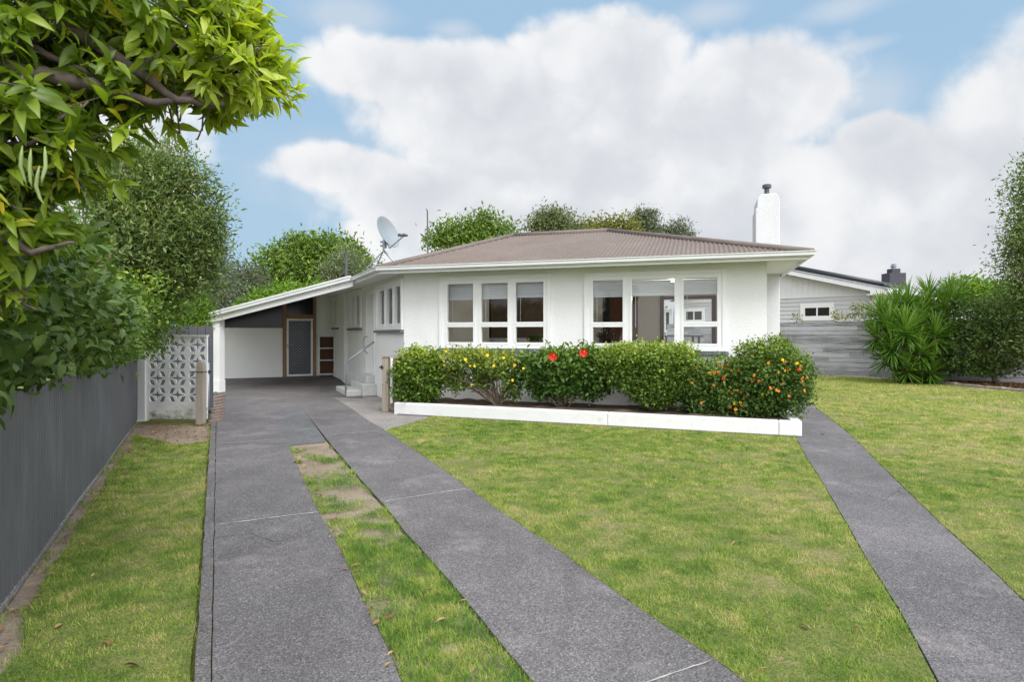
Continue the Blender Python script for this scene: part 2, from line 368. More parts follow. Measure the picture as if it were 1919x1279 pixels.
def mesh_obj(name, V, faces, mat, parent=None, rnd=None, smooth=False, bevel=0.0, origin=None):
    V = np.asarray(V, float)
    if parent is not None: org = root_loc(parent)
    elif origin is not None: org = np.asarray(origin, float)
    else:
        lo, hi = V.min(0), V.max(0); org = np.array(((lo[0] + hi[0]) / 2, (lo[1] + hi[1]) / 2, lo[2]))
    me = bpy.data.meshes.new(name)
    if isinstance(faces, np.ndarray):          # uniform polygons, fast path
        nf, k = faces.shape
        me.vertices.add(len(V)); me.vertices.foreach_set('co', (V - org).astype(np.float32).ravel())
        me.loops.add(nf * k); me.loops.foreach_set('vertex_index', faces.astype(np.int32).ravel())
        me.polygons.add(nf); me.polygons.foreach_set('loop_start', np.arange(0, nf * k, k, dtype=np.int32))
        me.update(calc_edges=True)
    else:
        me.from_pydata([tuple(v) for v in (V - org)], [], faces)
        bm = bmesh.new(); bm.from_mesh(me); bmesh.ops.recalc_face_normals(bm, faces=bm.faces); bm.to_mesh(me); bm.free()
    if rnd is not None:
        at = me.attributes.new('rnd', 'FLOAT', 'POINT'); at.data.foreach_set('value', np.asarray(rnd, np.float32))
    if smooth:
        me.polygons.foreach_set('use_smooth', np.ones(len(me.polygons), dtype=bool))
    me.materials.append(mat)
    o = bpy.data.objects.new(name, me); COL.objects.link(o)
    if parent is not None: o.parent = parent
    else: o.location = tuple(org)
    if bevel:
        b = o.modifiers.new('bevel', 'BEVEL'); b.width = bevel; b.segments = 2; b.limit_method = 'ANGLE'
    return o

class Frame:
    """u along, n outward, z up"""
    def __init__(s, o, u, n): s.o = np.array(o[:2], float); s.u = np.array(u, float); s.n = np.array(n, float)
    def __call__(s, u, n, z):
        p = s.o + s.u * u + s.n * n
        return (p[0], p[1], z)
    def at(s, px, py, n=0.0):          # where the sight line through a photo point meets the plane at offset n -> (u, z)
        k = (px - CX) / F
        o = s.o + s.n * n              # o + u*t = (k*Y, Y)
        A = np.array([[s.u[0], -k], [s.u[1], -1.0]]); t, Y = np.linalg.solve(A, -o)
        return t, H - (py - HY) / F * Y

def wall_with_holes(fr, u0, u1, z0, z1, n0, n1, holes):
    mb = MB()
    us = sorted({u0, u1, *[h[0] for h in holes], *[h[1] for h in holes]}); zs = sorted({z0, z1, *[h[2] for h in holes], *[h[3] for h in holes]})
    us = [u for u in us if u0 <= u <= u1]; zs = [z for z in zs if z0 <= z <= z1]
    solid = lambda i, j: 0 <= i < len(us) - 1 and 0 <= j < len(zs) - 1 and not any(h[0] < (us[i] + us[i + 1]) / 2 < h[1] and h[2] < (zs[j] + zs[j + 1]) / 2 < h[3] for h in holes)
    for i in range(len(us) - 1):
        for j in range(len(zs) - 1):
            if not solid(i, j): continue
            a, b, c, d = us[i], us[i + 1], zs[j], zs[j + 1]
            mb.quad(fr(a, n1, c), fr(b, n1, c), fr(b, n1, d), fr(a, n1, d)); mb.quad(fr(a, n0, c), fr(a, n0, d), fr(b, n0, d), fr(b, n0, c))
            if not solid(i - 1, j): mb.quad(fr(a, n0, c), fr(a, n1, c), fr(a, n1, d), fr(a, n0, d))
            if not solid(i + 1, j): mb.quad(fr(b, n0, c), fr(b, n0, d), fr(b, n1, d), fr(b, n1, c))
            if not solid(i, j - 1): mb.quad(fr(a, n0, c), fr(b, n0, c), fr(b, n1, c), fr(a, n1, c))
            if not solid(i, j + 1): mb.quad(fr(a, n0, d), fr(a, n1, d), fr(b, n1, d), fr(b, n0, d))
    return mb

# ------------------------------------------------------------------ foliage
def unit(a): return a / (np.linalg.norm(a, axis=-1, keepdims=True) + 1e-9)
T_SIMPLE = (np.array([(0, 0, 0), (.45, -.5, .10), (.48, .5, .10), (1, 0, -.06)]), np.array([(0, 2, 3), (0, 3, 1)]))
T_MID = (np.array([(0, 0, 0), (.30, -.42, .10), (.30, .42, .10), (.62, -.40, .06), (.62, .40, .06), (1, 0, -.14), (.33, 0, .0), (.63, 0, -.03)]),
         np.array([(0, 2, 6), (0, 6, 1), (6, 2, 4), (6, 4, 7), (1, 6, 7), (1, 7, 3), (7, 4, 5), (3, 7, 5)]))
T_LONG = (np.array([(0, 0, 0), (.14, -.26, .05), (.14, .26, .05), (.36, -.5, .09), (.36, .5, .09), (.62, -.42, .03), (.62, .42, .03), (.84, -.2, -.08), (.84, .2, -.08), (1, 0, -.2),
                    (.15, 0, 0), (.37, 0, .02), (.63, 0, -.03), (.84, 0, -.11)]),
          np.array([(0, 2, 10), (0, 10, 1), (10, 2, 4), (10, 4, 11), (1, 10, 11), (1, 11, 3), (11, 4, 6), (11, 6, 12), (3, 11, 12), (3, 12, 5), (12, 6, 8), (12, 8, 13), (5, 12, 13), (5, 13, 7), (13, 8, 9), (7, 13, 9)]))
T_STRAP = (np.array([(0, -.35, 0), (0, .35, 0), (.4, -.5, .0), (.4, .5, .0), (.75, -.36, -.03), (.75, .36, -.03), (1, 0, -.10), (.4, 0, -.02), (0, 0, -.01), (.75, 0, -.05)]),
           np.array([(8, 1, 3), (8, 3, 7), (0, 8, 7), (0, 7, 2), (7, 3, 5), (7, 5, 9), (2, 7, 9), (2, 9, 4), (9, 5, 6), (4, 9, 6)]))
def leaf_arrays(C, D, U, Ln, W, tpl, rnd, zscale=None):
    D = unit(D); S = unit(np.cross(D, U)); Nn = np.cross(S, D)
    tv, tf = tpl
    zs = Ln if zscale is None else zscale
    V = (C[:, None, :] + D[:, None, :] * (tv[None, :, 0:1] * Ln[:, None, None]) + S[:, None, :] * (tv[None, :, 1:2] * W[:, None, None])
         + Nn[:, None, :] * (tv[None, :, 2:3] * zs[:, None, None]))
    n, k = len(C), len(tv)
    Fc = (tf[None] + (np.arange(n) * k)[:, None, None]).reshape(-1, 3)
    return V.reshape(-1, 3), Fc, np.repeat(rnd, k)

def crown_points(ell, n, inner=0.5, lump=0.12, power=0.6):
    """points through a union of ellipsoids (cx,cy,cz,rx,ry,rz), thicker towards the outside; also outward directions"""
    ell = np.array(ell, float)
    w = (ell[:, 3] * ell[:, 4] + ell[:, 4] * ell[:, 5] + ell[:, 3] * ell[:, 5]); w /= w.sum()
    idx = rng.choice(len(ell), n, p=w)
    d = unit(rng.normal(size=(n, 3)))
    rad = inner + (1 - inner) * rng.random(n) ** power
    ph = rng.random((4, 3)) * 7
    lm = sum(np.sin(d @ (rng.normal(size=3) * 4) + ph[i, 0]) for i in range(4)) / 4 * lump
    e = ell[idx]
    C = e[:, :3] + d * e[:, 3:] * (rad * (1 + lm))[:, None]
    keep = np.ones(n, bool)
    for q in ell:
        r2 = (((C - q[:3]) / q[3:]) ** 2).sum(1)
        keep &= r2 > (inner * 0.85) ** 2
    O = unit(d / e[:, 3:] * e[:, 3:].mean(1)[:, None])
    return C[keep], O[keep]

def foliage(name, mat, parent, ell, clusters, per, cr, ln, wd, tpl=T_SIMPLE, inner=0.5, out=0.7, droop=0.1, up=0.2, lump=0.15, rnd_spread=0.5, lnvar=0.25, zmin=None, trim=None, power=0.6, flat=0.6, tip=0.0):
    C, O = crown_points(ell, clusters, inner, lump, power)
    if trim is not None: k = trim(C); C, O = C[k], O[k]
    n = len(C)
    tone = rng.random(n)
    ctr = np.repeat(C, per, 0) + rng.normal(size=(n * per, 3)) * cr * np.array((1, 1, .8))
    D = np.repeat(O, per, 0) * out + unit(rng.normal(size=(n * per, 3))) + np.array((0, 0, up - droop))
    U = np.array((0, 0, 1.0)) * flat + np.repeat(O, per, 0) * .5 + rng.normal(size=(n * per, 3)) * .45
    rnd = np.clip(np.repeat(tone, per) * (1 - rnd_spread) + rng.random(n * per) * rnd_spread, 0, 1)
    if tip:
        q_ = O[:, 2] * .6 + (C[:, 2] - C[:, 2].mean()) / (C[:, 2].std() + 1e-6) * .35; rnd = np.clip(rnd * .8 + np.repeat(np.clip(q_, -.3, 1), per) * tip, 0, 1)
    sz = 1 + lnvar * rng.normal(size=n * per).clip(-2, 2)
    if zmin is not None:
        k = ctr[:, 2] > zmin; ctr, D, U, rnd, sz = ctr[k], D[k], U[k], rnd[k], sz[k]
    V, Fc, R = leaf_arrays(ctr, D, U, ln * sz, wd * sz, tpl, rnd)
    o = mesh_obj(name, V, Fc, mat, parent, R)
    return o, C

def branches(name, mat, parent, base, C, count, r0, r1=0.006, wob=0.06, seg=5, trunk_top=None, tr=0.1):
    mb = MB(); base = np.array(base, float)
    start = base
    if trunk_top is not None:
        tt = np.array(trunk_top, float); k = 5
        pts = [base + (tt - base) * i / k + (rng.normal(size=3) * wob * np.array((1, 1, .2)) if 0 < i < k else 0) for i in range(k + 1)]
        mb.tube(pts, [tr * (1.25 if i == 0 else 1 - .45 * i / k) for i in range(k + 1)], 8); start = tt
    pick = rng.choice(len(C), min(count, len(C)), replace=False)
    for q in C[pick]:
        s0 = start if trunk_top is None else base + (start - base) * rng.uniform(.6, 1.0)
        k = 5; ln = np.linalg.norm(q - s0)
        pts = [s0 + (q - s0) * i / k + np.array((0, 0, ln * .10 * math.sin(math.pi * i / k))) + (rng.normal(size=3) * wob * ln * .35 if 0 < i < k else 0) for i in range(k + 1)]
        mb.tube(pts, [r0 + (r1 - r0) * (i / k) ** .7 for i in range(k + 1)], seg)
    return mb.build(name, mat, parent, smooth=True)

def epx(px, py, Y, rx, rz, ry=None):
    """an ellipsoid from a photo position, its own distance and pixel radii"""
    c = P(px, py, Y); a = rx / F * Y; b = rz / F * Y
    return (*c, a, ry if ry is not None else (a + b) / 2, b)

# ------------------------------------------------------------------ sky, sun, camera
SUN_EL, SUN_AZ = math.radians(50), math.radians(150)      # compass angle of the sun, measured from +Y towards +X
w = bpy.data.worlds.new('World'); scene.world = w; w.use_nodes = True; w.cycles.sampling_method = 'MANUAL'; w.cycles.sample_map_resolution = 512
nt = w.node_tree; nt.nodes.clear()
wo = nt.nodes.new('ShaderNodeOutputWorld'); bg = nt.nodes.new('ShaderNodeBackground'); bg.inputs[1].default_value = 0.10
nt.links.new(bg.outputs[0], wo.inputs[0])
sky = nt.nodes.new('ShaderNodeTexSky'); sky.sky_type = 'NISHITA'; sky.sun_disc = False
sky.sun_elevation = SUN_EL; sky.sun_rotation = SUN_AZ; sky.air_density = 1.0; sky.dust_density = 1.0; sky.ozone_density = 1.5
tc = nt.nodes.new('ShaderNodeTexCoord')
sep = nt.nodes.new('ShaderNodeSeparateXYZ'); nt.links.new(tc.outputs['Generated'], sep.inputs[0])
az = math_n(nt, 'ARCTAN2', sep.outputs[0], sep.outputs[1]); el = math_n(nt, 'ARCSINE', sep.outputs[2])
gen = tc.outputs['Generated']
warp = noise(nt, 3.6, 8, 0.62, gen)
def puff(scale, detail):           # rounded heaps: creases where the noise crosses its middle
    n_ = noise(nt, scale, detail, 0.5, gen, 0.2)
    return math_n(nt, 'ABSOLUTE', math_n(nt, 'SUBTRACT', math_n(nt, 'MULTIPLY', n_.outputs[0], 2.0), 1.0))
pu = math_n(nt, 'ADD', math_n(nt, 'MULTIPLY', puff(5.5, 2), 1.3), math_n(nt, 'MULTIPLY', puff(14.0, 3), 0.6))
pf = math_n(nt, 'SUBTRACT', .75, pu)
wv = math_n(nt, 'ADD', math_n(nt, 'MULTIPLY', math_n(nt, 'SUBTRACT', warp.outputs[0], .5), 0.95), math_n(nt, 'MULTIPLY', math_n(nt, 'SUBTRACT', .42, pf), 0.42))
def blob(px, py, rx, ry):
    a0 = math.atan((px - CX) / F); e0 = math.atan((HY - py) / F * math.cos(a0))
    da = math_n(nt, 'DIVIDE', math_n(nt, 'SUBTRACT', az, a0), rx / F); de = math_n(nt, 'DIVIDE', math_n(nt, 'SUBTRACT', el, e0), ry / F)
    d2 = math_n(nt, 'ADD', math_n(nt, 'MULTIPLY', da, da), math_n(nt, 'MULTIPLY', de, de))
    return math_n(nt, 'SUBTRACT', 1.0, math_n(nt, 'SQRT', d2))
def fold(blobs):
    acc = None
    for b in blobs:
        v = blob(*b); acc = v if acc is None else math_n(nt, 'SMOOTH_MAX', acc, v, 0.12)
    return acc
cl = fold([(1000, 215, 400, 118), (1140, 120, 170, 95), (790, 145, 250, 66), (1380, 195, 200, 115), (1150, 300, 400, 110), (640, 318, 140, 52), (770, 365, 170, 70),
           (1300, 450, 640, 115), (1000, 420, 380, 70), (1665, 335, 170, 105), (1640, 255, 70, 40), (1900, 285, 100, 65), (1880, 440, 340, 130), (1550, 570, 800, 110),
           (-500, 200, 500, 260), (2600, 250, 500, 300), (1000, -800, 500, 300), (200, -600, 380, 200)])
thin = fold([(1620, 185, 120, 70), (650, 30, 130, 40), (1330, 25, 100, 32), (1580, 15, 100, 26), (1600, 88, 80, 16), (1800, 215, 120, 40), (1450, 500, 1000, 70), (850, 55, 60, 22), (700, 330, 300, 110)])
back = math_n(nt, 'MULTIPLY', math_n(nt, 'SUBTRACT', math_n(nt, 'ABSOLUTE', az), 1.15), 1.2)      # broken cloud all round behind
dens = math_n(nt, 'ADD', math_n(nt, 'MAXIMUM', cl, math_n(nt, 'MINIMUM', back, 0.35)), wv)
mr = nt.nodes.new('ShaderNodeMapRange'); mr.interpolation_type = 'SMOOTHSTEP'
mr.inputs[1].default_value = -0.11; mr.inputs[2].default_value = 0.20
nt.links.new(dens, mr.inputs[0])
shade = noise(nt, 3.0, 7, 0.58, gen, 0.4)
shv = math_n(nt, 'ADD', math_n(nt, 'MULTIPLY', shade.outputs[0], 0.75), math_n(nt, 'MULTIPLY', math_n(nt, 'SUBTRACT', .62, pf), 0.36))
shv = math_n(nt, 'ADD', shv, math_n(nt, 'MULTIPLY', math_n(nt, 'SUBTRACT', 0.45, dens), 0.20))
sh = ramp(nt, shv, [(0.24, (6.3, 6.5, 6.9)), (0.38, (7.1, 7.25, 7.55)), (0.49, (8.1, 8.15, 8.3)), (0.60, (8.7, 8.7, 8.7))])
blue = mixc(nt, 0.92, sky.outputs[0], (3.5, 5.3, 7.2))
lowf = N(nt, 'ShaderNodeMapRange'); lowf.inputs[1].default_value = 0.0; lowf.inputs[2].default_value = 0.42; lowf.inputs[3].default_value = 0.75; lowf.inputs[4].default_value = 0.0
nt.links.new(el, lowf.inputs[0])
blue = mixc(nt, lowf.outputs[0], blue, (4.3, 5.95, 7.2))
mt = nt.nodes.new('ShaderNodeMapRange'); mt.interpolation_type = 'SMOOTHSTEP'; mt.inputs[1].default_value = -0.05; mt.inputs[2].default_value = 0.85; mt.inputs[4].default_value = 0.5
nt.links.new(math_n(nt, 'ADD', thin, wv), mt.inputs[0])
blue = mixc(nt, mt.outputs[0], blue, (6.7, 7.05, 7.5))
skyc = mixc(nt, math_n(nt, 'MULTIPLY', mr.outputs[0], 0.95), blue, sh.outputs[0])
# sky brightened round the hazy sun, out of view, added for soft ambient light
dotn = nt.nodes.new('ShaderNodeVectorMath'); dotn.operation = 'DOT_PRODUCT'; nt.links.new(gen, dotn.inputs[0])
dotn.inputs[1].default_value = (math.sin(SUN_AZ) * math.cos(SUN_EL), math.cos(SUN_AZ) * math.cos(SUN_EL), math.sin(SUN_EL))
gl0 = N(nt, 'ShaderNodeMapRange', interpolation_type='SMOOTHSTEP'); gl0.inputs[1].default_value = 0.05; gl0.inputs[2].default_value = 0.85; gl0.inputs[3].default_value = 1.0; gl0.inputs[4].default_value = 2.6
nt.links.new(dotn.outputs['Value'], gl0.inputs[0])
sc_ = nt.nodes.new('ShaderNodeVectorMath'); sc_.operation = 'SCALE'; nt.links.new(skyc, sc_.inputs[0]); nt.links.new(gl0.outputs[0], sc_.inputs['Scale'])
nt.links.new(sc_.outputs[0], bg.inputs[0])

sl = bpy.data.lights.new('sun', 'SUN'); sl.energy = 3.0; sl.angle = math.radians(34); sl.color = (1.0, 0.985, 0.965)
so = bpy.data.objects.new('sun', sl); COL.objects.link(so)
sd = Vector((math.sin(SUN_AZ) * math.cos(SUN_EL), math.cos(SUN_AZ) * math.cos(SUN_EL), math.sin(SUN_EL)))
so.rotation_euler = sd.to_track_quat('Z', 'Y').to_euler(); so.location = sd * 40

cam = bpy.data.cameras.new('camera'); co = bpy.data.objects.new('camera', cam); COL.objects.link(co)
co.location = (0, 0, H); co.rotation_euler = (math.radians(90), 0, 0)
cam.sensor_width = 36; cam.lens = 36 * F / 1919; cam.shift_y = -(639.5 - HY) / 1919; cam.clip_end = 2000; cam.clip_start = 0.05
cam.dof.use_dof = True; cam.dof.focus_distance = 11; cam.dof.aperture_fstop = 5.6
scene.camera = co
scene.view_settings.view_transform = 'Standard'; scene.view_settings.look = 'None'; scene.view_settings.exposure = 0.14; scene.view_settings.gamma = 1
scene.cycles.max_bounces = 8; scene.cycles.transparent_max_bounces = 12; scene.cycles.use_denoising = True

#PART2
# ------------------------------------------------------------------ house geometry from sight lines
TH = math.radians(17.3)
r_ = np.array((math.cos(TH), -math.sin(TH))); b_ = np.array((math.sin(TH), math.cos(TH))); f_ = -b_
A_ = np.array(((1437 - CX) / F * 9.86, 9.86))
kk = (757 - CX) / F
Lw = np.linalg.solve(np.array([[-r_[0], -kk], [-r_[1], -1.0]]), -A_)[0]
WL = A_ - r_ * Lw
FR = Frame(WL, r_, f_)
LA = math.atan((CX - 410) / F)
l_ = np.array((-math.sin(LA), math.cos(LA))); nl = np.array((-math.cos(LA), -math.sin(LA)))
LF = Frame(WL, l_, nl)
EO = 0.64
D = 3.7
for _ in range(30):
    u, zr = FR.at(1140, 433.5, -(D - EO)); D += (Lw + EO - D - u) * -0.5 if False else ((Lw + EO - u) - D) * 0.5
BD = 2 * D - 2 * EO                     # depth of the front block and of the wing behind it
WING = 10.5
def isect(p, d, q, e):
    t = np.linalg.solve(np.array([[d[0], -e[0]], [d[1], -e[1]]]), q - p)[0]
    return p + d * t
def outline(d):                         # eave outline d metres outside the walls: WLend, FL, FR, BR, valley, wing end right
    lines = [(WL + l_ * (WING + d), -nl, None), (WL + nl * d, l_, None), (WL + f_ * d, r_, None), (A_ + r_ * d, b_, None), (WL + b_ * (BD + d), r_, None), (WL - nl * (BD + d), l_, None)]
    pts = []
    for i in range(6):
        a, c = lines[i], lines[(i + 1) % 6]
        pts.append(isect(a[0], a[1], c[0], c[1]))
    return pts                          # 0 WL-end, 1 FL, 2 FR, 3 BR, 4 V, 5 WR-end
ZS, ZE = 2.60, 2.645                    # soffit, roof edge

# ------------------------------------------------------------------ ground
big = MB().add([(-160, -60, -.045), (160, -60, -.045), (160, 260, -.045), (-160, 260, -.045)], [(0, 1, 2, 3)])
tag(big.build('ground', M['lawn'], origin=(0, 0, -.045)), kind='structure')

erng = np.random.default_rng(3)
def edge(pts, near=1.1, rough=.0025):
    """photo points far to near -> ground points, carried on to the distance near"""
    g = [G(*p)[:2] for p in pts]
    d = g[-1] - g[-2]; t = (near - g[-1][1]) / d[1]
    g = g + [g[-1] + d * t]; out = [g[0]]
    for a, c in zip(g[:-1], g[1:]):                      # worn edges: a small wander every hand's breadth
        k = max(1, int(np.linalg.norm(c - a) / .11))
        for i in range(1, k + 1):
            out.append(a + (c - a) * i / k + (np.array((erng.normal() * rough, 0)) if i < k else 0))
    return out
drive_l = edge([(407.5, 712.5), (406.5, 755), (405, 797), (401.5, 1036), (398, 1275)])
kerb_l = edge([(396, 760), (395.6, 797), (381, 1030), (365, 1275)])
strip_r = edge([(540, 833), (568, 899), (597, 961), (627, 1010), (658.5, 1077), (694, 1155), (729, 1221), (752, 1279)])
right_l = edge([(608, 819), (640, 856), (678, 901), (721, 948), (764, 1002), (818.5, 1061), (869, 1119.5), (916, 1178), (951, 1221), (994, 1272)])
right_r = edge([(721, 806.5), (791, 854), (865, 905), (932, 955.6), (990, 994.6), (1049, 1033.6), (1107, 1076.6), (1177.6, 1127), (1240, 1170), (1320, 1223), (1354, 1247), (1395, 1279)])
path_l = edge([(1487, 770), (1492.6, 821), (1512, 857.6), (1537.6, 897), (1574, 959), (1602, 1007), (1630.5, 1057.5), (1651, 1087), (1694.5, 1159), (1726, 1215), (1760, 1279)])
path_r = edge([(1518, 756), (1554.5, 784), (1596.7, 818), (1633, 855), (1678, 900), (1718, 939), (1774, 993), (1851, 1062.5), (1919, 1128)])

dl0 = [G(405, 833)[:2]]
drive = MB()
i_l = [p for p in drive_l if p[1] < dl0[0][1]]
drive.prism(dl0 + i_l + strip_r[::-1], -.05, 0)
drive.prism(right_l + right_r[::-1], -.05, 0)
up = [G(*p)[:2] for p in [(405, 832.6), (406.5, 755), (407.5, 712.5), (470, 709), (590, 703.5), (576, 713), (622, 743), (666, 771), (691, 789), (720, 805), (608.5, 818.5), (568, 768.5), (512, 778), (540, 832.3)]]
drive.prism(up, -.05, 0)
DRV = tag(drive.build('driveway', M['asphalt']), kind='structure')
pt = MB().prism([G(*p)[:2] for p in [(511, 778), (568.5, 768), (609.5, 824), (609.5, 828), (539, 834.5), (536, 826)]], -.05, -.004)
tag(pt.build('driveway_patch', M['patch']), kind='structure')
con = MB().prism([G(*p)[:2] for p in [(577, 713), (592, 703.5), (640, 700), (712, 738), (760, 771), (806, 782), (722, 806.5), (692, 790), (667, 771.5), (623, 743)]], -.05, -.006)
tag(con.build('footpath', M['concrete']), kind='structure')
pth = MB().prism(path_l + path_r[::-1], -.05, 0)
far = [G(1470, 752)[:2], G(1487, 770)[:2], G(1518, 756)[:2]]
d0 = far[2] + b_ * 7
pth.prism([far[1] - r_ * .0, far[2], far[2] + b_ * 9, far[2] + b_ * 9 - r_ * 1.05, far[1] + b_ * .1 - r_ * .12], -.052, -.004)
tag(pth.build('garden_path', M['path']), kind='structure')
kb = MB()
kr = [p for p in drive_l[1:]]
kb.prism([np.array(p) for p in kerb_l] + [np.array(p) - np.array((.006, 0)) for p in kr[::-1]], -.05, .022)
tag(kb.build('kerb', M['kerb']), kind='structure')
# pale joints and dark cracks lie on the slabs
def strip(mb, a, b, w, z):
    a, b = np.array(a), np.array(b); d = b - a; n = np.array((-d[1], d[0])) / np.linalg.norm(d); k = 7
    top, bot = [], []
    for i in range(k + 1):
        p = a + d * i / k + n * rng.normal() * w * .25; ww = w * rng.uniform(.25, .75)
        top.append((*(p + n * ww), z)); bot.append((*(p - n * ww), z))
    for i in range(k): mb.quad(bot[i], bot[i + 1], top[i + 1], top[i])
jt = MB()
for a, b in [((405, 985), (597, 961)), ((406, 833), (536, 823)), ((721, 941), (872, 917)), ((610, 818), (717, 807)), ((1208, 1283), (1332, 1240)), ((700, 870), (715, 868)), ((684, 858), (696, 857))]:
    strip(jt, G(*a)[:2], G(*b)[:2], .007 if a[1] > 1200 else .015 if abs(a[0] - b[0]) > 30 else .012, .004)
tag(jt.build('driveway_joints', M['joint']), kind='structure')
ck = MB()
def crack(pts, w=.004, z=.0025):
    q = [G(*p)[:2] for p in pts]; out = [q[0]]
    for a, c in zip(q[:-1], q[1:]):
        k = max(2, int(np.linalg.norm(c - a) / .05))
        for i in range(1, k + 1): out.append(a + (c - a) * i / k + erng.normal(size=2) * .008)
    for a, c in zip(out[:-1], out[1:]):
        d = c - a; n = np.array((-d[1], d[0])) / (np.linalg.norm(d) + 1e-6); ww = w * erng.uniform(.3, 1) / 2
        ck.quad((*(a - n * ww), z), (*(c - n * ww), z), (*(c + n * ww), z), (*(a + n * ww), z))
crack([(404, 1010), (470, 1002), (520, 1018), (612, 985)]); crack([(1560, 930), (1610, 925), (1655, 940), (1690, 915)])
crack([(440, 770), (520, 764), (600, 770), (660, 768)], .006); crack([(705, 812), (760, 840), (742, 866), (800, 880)], .005)
tag(ck.build('driveway_cracks', M['crack']), kind='structure')

# lawns
fence_dir = unit(np.array((-5.76 + 2.60, 9.15 - 3.04)))
fence_n = np.array((fence_dir[1], -fence_dir[0]))          # towards the lawn
FP = np.array((-2.60, 3.04))
fb = lambda Y, off=0.0: FP + fence_dir * ((Y - FP[1]) / fence_dir[1]) + fence_n * off
def inset(a, k): return [np.array(p) + np.array((k, 0)) for p in a]
wob = lambda s: rng.normal() * s
left_poly = [fb(y, .09 + abs(wob(.05))) for y in np.linspace(.8, 8.4, 22)] + [G(300, 826)[:2], G(340, 834)[:2], G(390, 826)[:2]] + inset([p for p in kerb_l if p[1] < 8.3], -.02)
mid_poly = [G(547, 846)[:2]] + inset(strip_r[1:], .012) + inset(right_l[1:], -.012)[::-1] + [G(606, 833)[:2]]
K0, K1 = G(738, 776)[:2], G(1503, 818.5)[:2]
kd = unit(K1 - K0); kn = np.array((kd[1], -kd[0]))         # towards the lawn
main_poly = inset(right_r, .008) + inset(path_l[1:], -.008)[::-1] + [K1 - kd * .12 + kn * .05, K0 + kd * .75 + kn * .05, G(800, 786)[:2]]
pa, pb = G(1520.6, 703)[:2], G(1678, 710.8)[:2]
fd1 = unit(pb - pa); p0f = pa - fd1 * 6.0
fd2 = unit(np.array((.778, -.629))); pcf = pb + fd2 * 10
E0, E1 = G(1736, 717)[:2], G(1919, 735)[:2]
right_poly = inset(path_r, .014) + [np.array((14.0, 1.1)), np.array((18, 8)), E1 + (E1 - E0) * 1.0, E1, E0, G(1700, 713)[:2], pb + np.array((-.1, -.1)), pa + np.array((-.05, -.1)), pa - fd1 * 4, far[2] + b_ * 9 + r_ * .05]
lawn = MB()
for p in (left_poly, main_poly, right_poly): lawn.prism(p, -.04, -.004)
tag(lawn.build('lawn', M['lawn']), kind='structure')
dirt = MB().prism([G(541, 834)[:2]] + inset(strip_r[1:], .012) + inset(right_l[1:], -.012)[::-1] + [G(606, 827)[:2]], -.04, -.02)
dirt.prism([fb(y, .02) for y in np.linspace(.8, 9.3, 12)] + [G(262, 794)[:2], G(396, 797)[:2], G(390, 838)[:2], G(300, 838)[:2]] + [fb(y, .3) for y in np.linspace(7.6, .8, 12)], -.04, -.022)
tag(dirt.build('bare_soil', M['dirt']), kind='structure')

